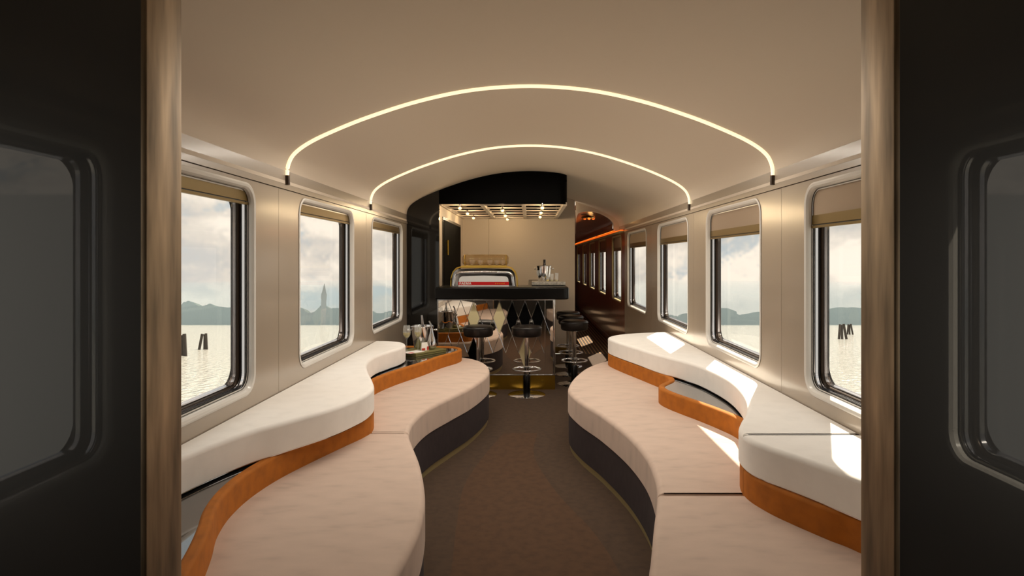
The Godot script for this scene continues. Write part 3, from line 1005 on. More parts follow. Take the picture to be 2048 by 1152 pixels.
# ---------------------------------------------------------------- outside
func outside() -> void:
	var bs := out_basis()
	var sea := MeshInstance3D.new()
	sea.name = "sea"
	var pm := PlaneMesh.new()
	pm.size = Vector2(7000, 3400)
	sea.mesh = pm
	sea.material_override = M.sea
	sea.basis = bs
	sea.position = EYE + bs * Vector3(0, -SEA_DROP, -1700)
	sea.set_meta("label", "pale calm lagoon water with small ripples beyond the windows")
	sea.set_meta("category", "water")
	sea.set_meta("kind", "stuff")
	add_child(sea)
	# far shores, their skylines seen from the carriage; 1500 m away
	var D := 1500.0
	shore("wooded_island", "hazy wooded island with two tree domes on the horizon behind the post clusters", D, 90.0, [[-900, 618], [-500, 612], [-200, 616], [0, 611], [180, 612], [300, 606], [345, 609], [362, 609], [368, 604], [378, 602], [388, 606], [398, 613], [410, 611], [420, 607], [430, 612], [470, 616], [510, 615], [560, 618]])
	shore("town_shore", "hazy low town shoreline at the foot of the bell tower", D, 90.0, [[565, 617], [598, 614], [606, 617], [615, 626], [628, 624], [638, 615], [640, 612], [652, 612], [658, 617], [676, 616], [700, 618], [730, 622]])
	shore("wooded_shore", "hazy tree line on the horizon beside the black bar panel", D, 90.0, [[735, 618], [743, 620], [750, 626], [765, 626], [780, 622], [800, 620], [900, 624], [1050, 622]])
	shore("low_island", "hazy low tree line seen above the bar end of the sunlit bench", D, 90.0, [[1055, 626], [1200, 630], [1300, 637], [1333, 636], [1341, 630], [1352, 632], [1360, 633], [1364, 627], [1400, 626]])
	shore("roofed_shore", "hazy shoreline with a long hipped roof on the horizon", D, 90.0, [[1405, 621], [1430, 620.5], [1440, 616], [1456, 616.5], [1473, 623], [1474, 628], [1481, 630], [1500, 627], [1509, 624.5], [1530, 624], [1570, 626], [1598, 623]])
	shore("tree_shore", "hazy level tree line on the horizon behind the pair of posts", D, 90.0, [[1600, 622], [1640, 620], [1661, 617.5], [1670, 615], [1700, 615], [1760, 616], [1950, 612], [2200, 617], [2700, 614]])
	# bell tower
	var foot := EYE + sight(646, 648) * (D - 60.0)
	var up := bs.y
	foot += up * (-SEA_DROP - up.dot(foot - EYE))
	var t := thing("bell_tower", "hazy slender bell tower with a pointed spire on the horizon", "tower", foot)
	t.basis = bs * Basis(Vector3.UP, 0.32)
	part(t, "tower_shaft", bx(Vector3(-5.6, 0, -5.6), Vector3(5.6, 60, 5.6)), M.tower_stone)
	part(t, "belfry", bx(Vector3(-6.2, 60, -6.2), Vector3(6.2, 72, 6.2)), M.tower_stone)
	var b := MB.new()
	for q in 4:
		var a0 := PI / 4 + PI / 2 * q
		var a1 := a0 + PI / 2
		b.flat(Vector3(cos(a0) * 7.6, 72, sin(a0) * 7.6), Vector3(cos(a1) * 7.6, 72, sin(a1) * 7.6), Vector3(0, 97, 0), Vector3(0, 97, 0), Vector3(cos(a0 + PI / 4), 0.4, sin(a0 + PI / 4)))
	part(t, "spire", b.mesh(), M.tower_stone)
	var haze := FogVolume.new()
	haze.name = "sea_haze"
	haze.shape = RenderingServer.FOG_VOLUME_SHAPE_ELLIPSOID
	haze.size = Vector3(4200, 190, 240)
	var fm := FogMaterial.new()
	fm.albedo = Color(0.71, 0.80, 0.84)
	fm.density = HAZE
	haze.material = fm
	haze.basis = bs
	haze.position = EYE + bs * Vector3(0, -SEA_DROP, -1300)
	haze.set_meta("label", "thin bluish haze over the water before the far shores")
	haze.set_meta("category", "haze")
	haze.set_meta("kind", "stuff")
	add_child(haze)
	# mooring posts
	posts(407, 699, 32, "cluster of three dark mooring posts leaning together in the water", true)
	posts(362, 712, 44, "mooring posts partly hidden behind the bell tower side jamb", true)
	posts(1685, 678, 30, "cluster of dark mooring posts, the larger of the pair off the sunny side", false)
	posts(1700, 669, 21, "smaller dark mooring posts beside the larger pair off the sunny side", false)

func shore(called: String, label: String, D: float, deep: float, line: Array) -> void:
	var bs := out_basis()
	var up := bs.y
	var mid_px: float = (line[0][0] + line[-1][0]) / 2.0
	var base := EYE + sight(mid_px, 650) * D
	base += up * (-SEA_DROP - up.dot(base - EYE))
	var o := thing(called, label, "shore", base)
	o.basis = bs
	var pts := []
	for p in line:
		pts.append(Vector2(p[0], p[1]))
	# straight runs with the small unevenness of tree crowns; roofs stay straight
	var crown := FastNoiseLite.new()
	crown.seed = int(mid_px)
	crown.frequency = 0.16
	var sm := PackedVector2Array()
	for i in pts.size() - 1:
		for k in 6:
			var q: Vector2 = pts[i].lerp(pts[i + 1], k / 6.0)
			if called != "roofed_shore" or i > 4:
				q.y += crown.get_noise_2d(q.x, 3.0) * 2.2
			sm.append(q)
	sm.append(pts[-1])
	var b := MB.new()
	var inv := bs.inverse()
	var prev := []
	for i in sm.size():
		var q := EYE + sight(sm[i].x, sm[i].y) * D
		var l := inv * (q - base)
		var ring := [Vector3(l.x, 0.0, l.z + 6.0), Vector3(l.x, l.y * 0.3, l.z + 5.0), Vector3(l.x, l.y * 0.7, l.z + 2.5), Vector3(l.x, l.y, l.z), Vector3(l.x, l.y * 0.9, l.z - deep * 0.4), Vector3(l.x, 0.0, l.z - deep * 0.6)]
		if i > 0:
			for k in 5:
				b.flat(prev[k], ring[k], ring[k + 1], prev[k + 1], Vector3(0, 0.5, 1.0 if k < 3 else -1.0))
		if i == 0 or i == sm.size() - 1:
			for k in range(1, 5):
				var nn := Vector3(-1 if i == 0 else 1, 0, 0)
				b.tri(ring[0], ring[k], ring[k + 1], nn, nn, nn)
		prev = ring
	part(o, "tree_line", b.mesh(), M.island_green)

func posts(px: float, py: float, tall_px: float, label: String, wide: bool) -> void:
	var at := on_sea(px, py)
	var dist := -at.z
	var hgt := tall_px * dist / FOCAL
	var bs := out_basis()
	var o := thing("mooring_posts", label, "mooring posts", at)
	o.basis = bs
	var r := 0.08 * hgt
	for k in 3:
		var a := TAU * k / 3.0 + (0.3 if wide else 0.9)
		var foot := Vector3(cos(a), 0, sin(a)) * hgt * 0.28
		var head := Vector3(cos(a), 0, sin(a)) * hgt * 0.12
		part(o, "post", tube_mesh([foot + Vector3(0, -0.5, 0), head + Vector3(0, hgt * (1.0 - 0.03 * k), 0)], r, 10), M.post_timber)

# ---------------------------------------------------------------- benches
const Y_SEAT := 0.45
const Y_BAND := 0.562
const Y_TOP := 0.706

func benches() -> void:
	var S := {-1.0: smooth([Vector2(1.33, 0.52), Vector2(1.7, 0.455), Vector2(1.97, 0.427), Vector2(2.15, 0.414), Vector2(2.38, 0.413), Vector2(2.68, 0.45), Vector2(3.07, 0.54), Vector2(3.4, 0.64), Vector2(3.62, 0.70), Vector2(3.90, 0.717), Vector2(4.2, 0.679), Vector2(4.56, 0.566), Vector2(4.88, 0.463), Vector2(5.26, 0.385), Vector2(5.57, 0.361), Vector2(5.91, 0.405), Vector2(6.18, 0.512), Vector2(6.36, 0.68), Vector2(6.46, 0.95), Vector2(6.5, 1.395)]),
		1.0: smooth([Vector2(1.33, 0.33), Vector2(1.7, 0.345), Vector2(1.97, 0.375), Vector2(2.12, 0.41), Vector2(2.38, 0.472), Vector2(2.67, 0.543), Vector2(2.90, 0.577), Vector2(3.2, 0.589), Vector2(3.58, 0.553), Vector2(4.02, 0.46), Vector2(4.4, 0.35), Vector2(4.75, 0.293), Vector2(5.05, 0.322), Vector2(5.41, 0.405), Vector2(5.8, 0.538), Vector2(6.13, 0.74), Vector2(6.33, 1.0), Vector2(6.45, 1.395)])}
	var O := {-1.0: smooth([Vector2(1.33, 0.85), Vector2(1.55, 0.90), Vector2(1.75, 0.961), Vector2(1.94, 1.015), Vector2(2.09, 1.065), Vector2(2.25, 1.125), Vector2(2.437, 1.163), Vector2(2.654, 1.166), Vector2(2.907, 1.123), Vector2(3.298, 1.0), Vector2(3.5, 0.93), Vector2(3.64, 0.915), Vector2(3.85, 0.965), Vector2(4.2, 1.085), Vector2(4.45, 1.145), Vector2(4.7, 1.13), Vector2(5.0, 1.05), Vector2(5.35, 0.92), Vector2(5.72, 0.81), Vector2(5.98, 0.70), Vector2(6.16, 0.672), Vector2(6.30, 0.72), Vector2(6.38, 0.85), Vector2(6.42, 1.395)]),
		1.0: smooth([Vector2(1.33, 1.34), Vector2(1.8, 1.25), Vector2(2.127, 1.121), Vector2(2.226, 1.06), Vector2(2.352, 0.99), Vector2(2.46, 0.94), Vector2(2.6, 0.905), Vector2(2.74, 0.92), Vector2(2.9, 0.985), Vector2(3.1, 1.085), Vector2(3.3, 1.15), Vector2(3.5, 1.152), Vector2(3.68, 1.105), Vector2(3.863, 1.041), Vector2(4.1, 0.945), Vector2(4.27, 0.898), Vector2(4.40, 0.905), Vector2(4.50, 0.96), Vector2(4.60, 1.02), Vector2(4.73, 1.035), Vector2(4.87, 1.0), Vector2(5.2, 0.905), Vector2(5.605, 0.787), Vector2(5.86, 0.738), Vector2(6.02, 0.77), Vector2(6.2, 0.92), Vector2(6.32, 1.15), Vector2(6.38, 1.395)])}
	var W := {-1.0: smooth([Vector2(1.33, 1.375), Vector2(1.9, 1.365), Vector2(2.348, 1.31), Vector2(2.675, 1.22), Vector2(2.866, 1.12), Vector2(3.11, 0.99), Vector2(3.316, 0.925), Vector2(3.47, 0.90), Vector2(3.65, 0.911), Vector2(3.865, 0.974), Vector2(4.2, 1.09), Vector2(4.5, 1.17), Vector2(4.8, 1.185), Vector2(5.05, 1.135), Vector2(5.25, 1.085), Vector2(5.45, 1.085), Vector2(5.6, 1.15), Vector2(5.68, 1.28), Vector2(5.70, 1.395)]),
		1.0: smooth([Vector2(1.33, 1.33), Vector2(1.8, 1.24), Vector2(2.1, 1.125), Vector2(2.307, 1.03), Vector2(2.48, 0.94), Vector2(2.6, 0.903), Vector2(2.74, 0.915), Vector2(2.89, 0.975), Vector2(3.04, 1.05), Vector2(3.29, 1.14), Vector2(3.61, 1.205), Vector2(3.93, 1.225), Vector2(4.314, 1.19), Vector2(4.6, 1.11), Vector2(4.87, 1.0), Vector2(5.2, 0.905), Vector2(5.605, 0.787), Vector2(5.86, 0.738), Vector2(6.02, 0.77), Vector2(6.2, 0.92), Vector2(6.32, 1.15), Vector2(6.38, 1.395)])}
	var seam := {-1.0: 3.60, 1.0: 2.655}
	var labels := {-1.0: ["doorway end unit of the tan curved bench on the bell tower side", "bar end unit of the tan curved bench carrying the drinks tray"],
		1.0: ["doorway end unit of the tan curved bench on the sunlit side", "bar end unit of the tan curved bench on the sunlit side, with sun patch"]}
	for s in [-1.0, 1.0]:
		for u in 2:
			var d0: float = 1.33 if u == 0 else seam[s]
			var d1: float = seam[s] if u == 0 else 7.0
			var o := thing("curved_bench", labels[s][u], "bench", Vector3(s * 0.9, 0, -(d0 + minf(d1, 6.5)) / 2), "curved lounge benches")
			var fr := run(S[s], d0, d1)
			var b := MB.new()
			b.pull(to_wall(fr, s), 0.275, Y_SEAT, 0.028, 0.004, 6, s * 1.394)
			wpart(o, "seat_cushion", b.mesh(), M.suede_tan)
			b = MB.new()
			b.pull(to_wall(fr, s, 0.006), 0.045, 0.275, 0.0, 0.0, 1, s * 1.394)
			wpart(o, "skirt", b.mesh(), M.suede_aubergine, "dark aubergine skirt")
			b = MB.new()
			b.pull(to_wall(fr, s, 0.016), 0.0, 0.045, 0.0, 0.0, 1, s * 1.394)
			wpart(o, "plinth", b.mesh(), M.brass_plinth, "recessed brass plinth")
			var fo := run(O[s], d0, d1)
			wpart(o, "back_band", band(fo, s, 0.045, Y_SEAT - 0.01, Y_BAND, 0.014), M.suede_orange, "burnt orange band")
			b = MB.new()
			b.pull(to_wall(fo, s, 0.025), Y_SEAT, Y_BAND - 0.009, 0.0, 0.0, 1, s * 1.394)
			wpart(o, "table_top", b.mesh(), M.smoked_glass, "dark reflecting table top")
	var bol := {-1.0: [[1.33, 7.0, "long white suede backrest cushion along the bell tower wall"]],
		1.0: [[1.33, 2.655, "short white suede backrest cushion beside the sunny side bronze jamb"], [2.655, 7.0, "long white suede backrest cushion with sun patches"]]}
	for s in [-1.0, 1.0]:
		for q in bol[s]:
			var fw := run(W[s], q[0], q[1])
			var o := thing("backrest_cushion", q[2], "cushion", Vector3(s * 1.2, Y_BAND, -(q[0] + minf(q[1], 6.4)) / 2), "white backrest cushions")
			var b := MB.new()
			b.pull(to_wall(fw, s), Y_BAND + 0.003, Y_TOP, 0.022, 0.005, 6, s * 1.394)
			wpart(o, "cushion_pad", b.mesh(), M.suede_white)
			b = MB.new()
			b.pull(to_wall(fw, s, 0.006), Y_BAND, Y_BAND + 0.004, 0.0, 0.0, 1, s * 1.394)
			wpart(o, "base_strip", b.mesh(), M.chrome, "thin chrome base strip")

# an upholstered strip of even thickness behind a front line, its top edges rounded
func band(front: PackedVector2Array, s: float, thick: float, y0: float, y1: float, r: float) -> ArrayMesh:
	var line := PackedVector2Array()
	for p in front:
		if line.is_empty() or line[-1].distance_to(p) > 0.012:
			line.append(p)
	var prof := [[0.0, y0, Vector2(-1, 0)]]   # offset behind the front, height, normal as (behind, up)
	for k in 6:
		var a := PI / 2 * k / 5
		prof.append([r - r * cos(a), y1 - r + r * sin(a), Vector2(-cos(a), sin(a))])
	for k in 6:
		var a := PI / 2 * k / 5
		prof.append([thick - r + r * sin(a), y1 - r + r * cos(a), Vector2(sin(a), cos(a))])
	prof.append([thick, y0, Vector2(1, 0)])
	var b := MB.new()
	var rows := []
	for i in line.size():
		var t := (line[mini(i + 1, line.size() - 1)] - line[maxi(i - 1, 0)]).normalized()
		var nn := Vector2(-t.y, t.x)
		var row := []
		for q in prof:
			var p := line[i] + nn * float(q[0])
			p.y = minf(p.y, 1.393)
			if i == 0:
				p.x = line[0].x
			elif i == line.size() - 1:
				p.x = line[-1].x
			var h: Vector2 = q[2]
			row.append([Vector3(s * p.y, q[1], -p.x), Vector3(s * nn.y * h.x, h.y, -nn.x * h.x)])
		rows.append(row)
	for i in rows.size() - 1:
		for k in prof.size() - 1:
			b.quad(rows[i][k][0], rows[i][k + 1][0], rows[i + 1][k + 1][0], rows[i + 1][k][0], rows[i][k][1], rows[i][k + 1][1], rows[i + 1][k + 1][1], rows[i + 1][k][1])
	for e in [0, rows.size() - 1]:
		var nn := Vector3(0, 0, 1 if e == 0 else -1)
		for k in range(1, prof.size() - 1):
			b.tri(rows[e][0][0], rows[e][k][0], rows[e][k + 1][0], nn, nn, nn)
	return b.mesh()

# ---------------------------------------------------------------- light arches
func led_arches() -> void:
	for q in [[3.59, "glowing LED arch across the ceiling nearer the doorway jambs"], [5.47, "glowing LED arch across the ceiling nearer the bar canopy"]]:
		var d: float = q[0]
		var o := thing("led_arch", q[1], "light strip", Vector3(0, 1.88, -d), "light arches")
		var sec := section(0.006)
		var path := []
		for p in sec:
			if p.y > 1.925:
				path.append(Vector3(p.x, p.y, -d))
		wpart(o, "light_tube", tube_mesh(path, 0.0115, 10), M.led_glow, "warm glowing tube")
		for s in [-1.0, 1.0]:
			wpart(o, "end_cap", tube_mesh([Vector3(s * 1.392, 1.876, -d), Vector3(s * 1.394, 1.93, -d)], 0.0135, 10), M.frame_bronze, "dark bronze end cap")
		# the light that the tube gives, in runs just in front of it
		var lit := section(0.03)   # the vault part of the arch
		var runs := 6
		var a := 0
		var first := -1
		var last := -1
		for i in lit.size():
			if absf(lit[i].x) < 1.1:
				if first < 0:
					first = i
				last = i
		for k in runs:
			var i0 := first + (last - first) * k / runs
			var i1 := first + (last - first) * (k + 1) / runs
			var p0 := lit[i0]
			var p1 := lit[i1]
			var t := (p1 - p0)
			var nn := Vector2(t.y, -t.x).normalized()
			area(o, Vector3((p0.x + p1.x) / 2 + nn.x * 0.02, (p0.y + p1.y) / 2 + nn.y * 0.02, -d), Vector3(nn.x, nn.y, 0), Vector2(t.length() * 0.98, 0.022), Color(1.0, 0.965, 0.91), LED_ENERGY * t.length())

const LED_ENERGY := 1.1

# ---------------------------------------------------------------- bar
func bar() -> void:
	var o := thing("bar_counter", "mirrored bar with a thick black counter and brass plinth", "bar", Vector3(-0.4, 0, -7.6))
	var F := 6.95
	var plan := PackedVector2Array([Vector2(-1.03, -6.8)])
	for i in 9:
		var a := PI / 2 * i / 8
		plan.append(Vector2(0.425 - 0.06 + 0.06 * sin(a), -(6.8 + 0.06 - 0.06 * cos(a))))
	plan.append_array(PackedVector2Array([Vector2(0.425, -9.3), Vector2(-0.02, -9.3), Vector2(-0.02, -7.42), Vector2(-1.03, -7.42)]))
	var b := MB.new()
	b.pull(plan, 1.008, 1.142, 0.015, 0.015, 4)
	wpart(o, "counter_top", b.mesh(), M.counter_black, "thick glossy black counter top")
	wpart(o, "chrome_rail", rbox(Vector3(-1.03, 0.99, -7.4), Vector3(0.28, 1.008, -F + 0.008), 0.003), M.steel)
	wpart(o, "bar_body", bx(Vector3(-1.028, 0.16, -7.38), Vector3(0.262, 0.992, -F - 0.012)), M.black_metal)
	wpart(o, "bar_return", bx(Vector3(0.0, 0.0, -9.28), Vector3(0.262, 1.008, -7.38)), M.black_metal)
	wpart(o, "mirror_front", bx(Vector3(-1.03, 0.165, -F - 0.012), Vector3(0.262, 0.99, -F)), M.mirror, "mirrored bar front")
	wpart(o, "mirror_side", bx(Vector3(0.262, 0.165, -9.28), Vector3(0.272, 0.99, -F - 0.01)), M.mirror)
	wpart(o, "corner_tube", tube_mesh([Vector3(0.268, 0.165, -F + 0.002), Vector3(0.268, 0.992, -F + 0.002)], 0.013, 12), M.chrome, "chrome corner tube")
	wpart(o, "side_strip", rbox(Vector3(-1.03, 0.165, -F - 0.001), Vector3(-1.018, 0.99, -F + 0.005), 0.002), M.steel)
	wpart(o, "mirror_joint", rbox(Vector3(0.165, 0.165, -F - 0.001), Vector3(0.169, 0.99, -F + 0.002), 0.001), M.chrome)
	wpart(o, "plinth", bx(Vector3(-1.03, 0.0, -9.28), Vector3(0.278, 0.156, -F + 0.006)), M.brass, "brass plinth")
	wpart(o, "plinth_edge", rbox(Vector3(-1.03, 0.156, -9.28), Vector3(0.282, 0.168, -F + 0.012), 0.003), M.steel)
	# lattice of chrome lines and lozenge inlays
	var hw := 0.0713
	var hh := 0.195
	var x_of := func(i: float) -> float: return -0.0565 + i * 2.0 * hw
	var y1 := 0.794
	for i in range(-6, 2):
		for row in 3:
			var top := 0.989 - row * hh
			for dir in [-1.0, 1.0]:
				var xa: float = x_of.call(i) + (0.0 if row % 2 == 0 else hw)
				var xb: float = xa + dir * hw
				if minf(xa, xb) < -1.02 or maxf(xa, xb) > 0.26:
					continue
				var along := Vector3(xb - xa, -hh, 0).normalized()
				var side := Vector3(-along.y, along.x, 0) * 0.003
				var p := Vector3(xa, top, -F + 0.001)
				var q := Vector3(xb, top - hh, -F + 0.001)
				var m := MB.new()
				var out := Vector3(0, 0, 0.003)
				m.flat(p - side, q - side, q + out, p + out, Vector3(-side.x, -side.y, 0.01))
				m.flat(p + side, q + side, q + out, p + out, Vector3(side.x, side.y, 0.01))
				wpart(o, "lattice_line", m.mesh(), M.chrome)
	for q in [[-4, 0, "cream_inlay"], [-2, 0, "cream_inlay"], [-1, 0, "black_inlay"], [0, 0, "black_inlay"], [1, 0, "black_inlay"], [-4, 2, "black_inlay"], [0, 2, "cream_inlay"]]:
		var cx: float = x_of.call(q[0])
		var cy: float = y1 - q[1] * hh
		var m := MB.new()
		var k := 0.9
		var c := [Vector3(cx - hw * k, cy, -F + 0.002), Vector3(cx, cy + hh * k, -F + 0.002), Vector3(cx + hw * k, cy, -F + 0.002), Vector3(cx, cy - hh * k, -F + 0.002)]
		m.flat(c[0], c[1], c[2], c[3], Vector3(0, 0, 1))
		for e in 4:
			var a: Vector3 = c[e]
			var d: Vector3 = c[(e + 1) % 4]
			m.flat(a, d, d + Vector3(0, 0, -0.004), a + Vector3(0, 0, -0.004), (a + d) / 2.0 - Vector3(cx, cy, -F))
		wpart(o, "lozenge_inlay", m.mesh(), M[q[2]], "cream lozenge inlay" if q[2] == "cream_inlay" else "black lozenge inlay")

func stools() -> void:
	var o := thing("bar_stool", "round black bar stool at the bar front beside the cream lozenges", "stool", Vector3(-0.553, 0, -6.68), "black and chrome bar stools")
	part(o, "base_disc", lathe_mesh([Vector2(0.0, 0.028), Vector2(0.03, 0.027), Vector2(0.12, 0.016), Vector2(0.19, 0.009), Vector2(0.2, 0.004), Vector2(0.2, 0.0), Vector2(0.0, 0.0)], 40), M.chrome)
	part(o, "sleeve", lathe_mesh([Vector2(0.0, 0.22), Vector2(0.026, 0.22), Vector2(0.038, 0.2), Vector2(0.038, 0.02), Vector2(0.0, 0.02)], 20), M.black_metal, "black lower sleeve")
	part(o, "pole", lathe_mesh([Vector2(0.0, 0.63), Vector2(0.022, 0.63), Vector2(0.022, 0.2), Vector2(0.0, 0.2)], 20), M.chrome)
	var b := MB.new()
	var ring := []
	for i in 32:
		var a := TAU * i / 32
		ring.append(Vector3(cos(a) * 0.148, 0.275, sin(a) * 0.148))
	b.tube(ring, 0.0095, 8, true)
	for i in 2:
		var a := PI * i
		b.tube([Vector3(cos(a) * 0.02, 0.285, sin(a) * 0.02), Vector3(cos(a) * 0.085, 0.295, sin(a) * 0.085), Vector3(cos(a) * 0.148, 0.275, sin(a) * 0.148)], 0.008, 8)
	b.lathe([Vector2(0.022, 0.31), Vector2(0.032, 0.305), Vector2(0.032, 0.265), Vector2(0.022, 0.26)], Vector3.ZERO, 20)
	part(o, "footrest", b.mesh(), M.chrome, "chrome footrest ring")
	var seat := part(o, "seat", lathe_mesh([Vector2(0.0, 0.745), Vector2(0.10, 0.743), Vector2(0.145, 0.736), Vector2(0.158, 0.722), Vector2(0.16, 0.708), Vector2(0.158, 0.650), Vector2(0.15, 0.632), Vector2(0.135, 0.625), Vector2(0.0, 0.625)], 40), M.black_leather, "black leather seat pad")
	part(seat, "seat_piping", tube_mesh(ring.map(func(p): return Vector3(p.x * 1.075, 0.716, p.z * 1.075)), 0.005, 6, true), M.black_leather)
	copy(o, "round black bar stool in front of the black lozenges", Vector3(-0.035, 0, -6.68))
	copy(o, "round black bar stool round the bar corner, first along its side", Vector3(0.515, 0, -7.25))
	copy(o, "round black bar stool at the bar side between two others", Vector3(0.515, 0, -7.87))
	copy(o, "round black bar stool at the bar side nearest the corridor carpet", Vector3(0.515, 0, -8.47))

# ---------------------------------------------------------------- things on the bar
func arch_outline(hw: float, h: float, r: float) -> PackedVector2Array:
	var p := PackedVector2Array([Vector2(-hw, 0), Vector2(hw, 0)])
	for i in 9:
		var a := PI / 2 * i / 8
		p.append(Vector2(hw * 0.97 - r + r * cos(a), h - r + r * sin(a)))
	p.append(Vector2(0, h + 0.008))
	for i in 9:
		var a := PI / 2 + PI / 2 * i / 8
		p.append(Vector2(-hw * 0.97 + r + r * cos(a), h - r + r * sin(a)))
	return p

func on_the_bar() -> void:
	var Y := 1.143
	var d := 7.15
	var cx := -0.520
	var o := thing("espresso_machine", "chrome espresso machine with a red striped white front on the bar", "coffee machine", Vector3(cx, Y, -d))
	var b := MB.new()
	_slab(b, arch_outline(0.36, 0.195, 0.075), -0.12, 0.14)
	part(o, "body", b.mesh(), M.chrome)
	# raised rim of the front
	var path := []
	var ol := arch_outline(0.335, 0.155, 0.065)
	for i in range(1, ol.size()):
		path.append(Vector3(ol[i].x, maxf(ol[i].y, 0.004), 0.122))
	path.append(Vector3(-0.335, 0.004, 0.122))
	part(o, "front_rim", tube_mesh(path, 0.016, 10), M.chrome)
	b = MB.new()
	_slab(b, arch_outline(0.285, 0.112, 0.04), -0.132, -0.118)
	var fp := part(o, "front_panel", b.mesh(), M.machine_white, "white enamel front")
	part(fp, "red_stripe", bx(Vector3(-0.284, 0.014, 0.13), Vector3(0.284, 0.050, 0.1345)), M.red_enamel, "red stripe")
	var tm := TextMesh.new()
	tm.text = "FAEMA"
	var sf := SystemFont.new()
	sf.font_names = PackedStringArray(["Droid Sans"])
	sf.font_weight = 800
	tm.font = sf
	tm.font_size = 16
	tm.pixel_size = 0.0022
	tm.depth = 0.004
	var q := part(fp, "lettering", tm, M.letter_white, "white lettering")
	q.position = Vector3(-0.205, 0.032, 0.1345)
	q.scale = Vector3(1.15, 1, 1)
	for k in 5:
		b = MB.new()
		var pts := PackedVector2Array()
		for j in 10:
			var a := PI / 2 + TAU * j / 10
			pts.append(Vector2(cos(a), sin(a)) * (0.010 if j % 2 == 0 else 0.0042))
		_slab(b, pts, -0.1365, -0.134)
		var st := part(fp, "star", b.mesh(), M.star_gold, "gold star")
		st.position = Vector3(0.135 + k * 0.0235, 0.032, 0)
	# two gilt rails that bend over the shoulders
	for z in [0.09, -0.1]:
		var rail := []
		for p in [Vector2(-0.375, 0.0), Vector2(-0.372, 0.09), Vector2(-0.35, 0.16), Vector2(-0.31, 0.204), Vector2(-0.25, 0.220), Vector2(0.0, 0.222), Vector2(0.25, 0.220), Vector2(0.31, 0.204), Vector2(0.35, 0.16), Vector2(0.372, 0.09), Vector2(0.375, 0.0)]:
			rail.append(Vector3(p.x, p.y, z))
		var r2 := []
		for i in rail.size() - 1:
			for k in 4:
				r2.append(rail[i].lerp(rail[i + 1], k / 4.0))
		r2.append(rail[-1])
		part(o, "side_rail", tube_mesh(r2, 0.006, 8), M.gold_paint, "gilt rail")
	part(o, "cup_rail", rbox(Vector3(-0.255, 0.206, -0.11), Vector3(0.255, 0.233, 0.105), 0.006), M.gold_paint, "gilt cup shelf")
	for x in [-0.3, 0.3]:
		part(o, "foot", lathe_mesh([Vector2(0, 0.012), Vector2(0.02, 0.012), Vector2(0.022, 0.0), Vector2(0, 0.0)], 12), M.black_metal).position = Vector3(x, -0.0005, 0.08)
	# amber drum with the cups
	var dr := thing("cup_drum", "amber acrylic drum full of cups on top of the espresso machine", "cup warmer", Vector3(cx + 0.0, Y + 0.234, -d))
	b = MB.new()
	var prof := []
	var L := 0.265
	var R := 0.062
	for i in 9:
		var a := PI / 2 * i / 8
		prof.append(Vector2(R - 0.04 + 0.04 * sin(a), -L + 0.04 - 0.04 * cos(a)))
	for i in 9:
		var a := PI / 2 * i / 8
		prof.append(Vector2(R - 0.04 + 0.04 * cos(a), L - 0.04 + 0.04 * sin(a)))
	prof.push_front(Vector2(0, -L))
	prof.append(Vector2(0, L))
	b.lathe(prof, Vector3.ZERO, 28)
	var drum := part(dr, "drum_shell", b.mesh(), M.amber_acrylic)
	drum.rotation.z = PI / 2
	drum.position = Vector3(0.012, R, 0)
	for s in [-1.0, 1.0]:
		var hoop := []
		for i in 28:
			var a := TAU * i / 28
			hoop.append(Vector3(s * 0.235 + 0.012, R + (R - 0.001) * sin(a), (R - 0.001) * cos(a)))
		part(dr, "end_hoop", tube_mesh(hoop, 0.0035, 6, true), M.gold_paint)
	var cup: Node3D
	var xs := [-0.155, -0.058, 0.05, 0.13, 0.195]
	for i in 5:
		var at := Vector3(cx + 0.012 + xs[i], Y + 0.238, -d + 0.01)
		if cup == null:
			cup = thing("espresso_cup", "small white cup lying in the amber drum", "cup", at, "cups in the amber drum")
			part(cup, "bowl", lathe_mesh([Vector2(0, 0.002), Vector2(0.022, 0.002), Vector2(0.031, 0.012), Vector2(0.036, 0.055), Vector2(0.034, 0.055), Vector2(0.029, 0.016), Vector2(0, 0.008)], 20), M.porcelain)
			var hd := []
			for k in 7:
				var a := -PI / 2 + PI * k / 6
				hd.append(Vector3(0.032 + 0.012 * cos(a), 0.032 + 0.013 * sin(a), 0))
			part(cup, "handle", tube_mesh(hd, 0.0028, 6), M.porcelain).rotation.y = PI / 2
		else:
			copy(cup, "small white cup lying in the amber drum", at)
	# marble slab with the bucket and glasses
	var sl := thing("marble_slab", "small grey marble slab on the bar end under the ice bucket", "slab", Vector3(0.22, Y, -7.35))
	part(sl, "slab_top", rbox(Vector3(-0.20, 0.006, -0.20), Vector3(0.19, 0.045, 0.16), 0.006), M.marble)
	for x in [-0.15, 0.14]:
		for z in [-0.15, 0.11]:
			part(sl, "foot", bx(Vector3(x, 0, z), Vector3(x + 0.02, 0.008, z + 0.02)), M.black_metal)
	var YS := Y + 0.045
	bucket(Vector3(0.165, YS, -7.36), 0.088, 0.185, "polished steel ice bucket with a dark bottle on the marble slab", 0.0)
	bottle(Vector3(0.170, YS + 0.02, -7.36), 0.235, "dark bottle standing in the ice bucket on the bar")
	var g := [[0.095, -7.25, 0.13, "tall stemmed glass in front of the steel bucket on the bar"], [0.205, -7.24, 0.085, "small tumbler with a lemon slice on the marble slab, beside the stemmed glass"], [0.255, -7.27, 0.09, "small tumbler in the middle of the marble slab row"], [0.31, -7.27, 0.10, "small tumbler at the corridor end of the marble slab"]]
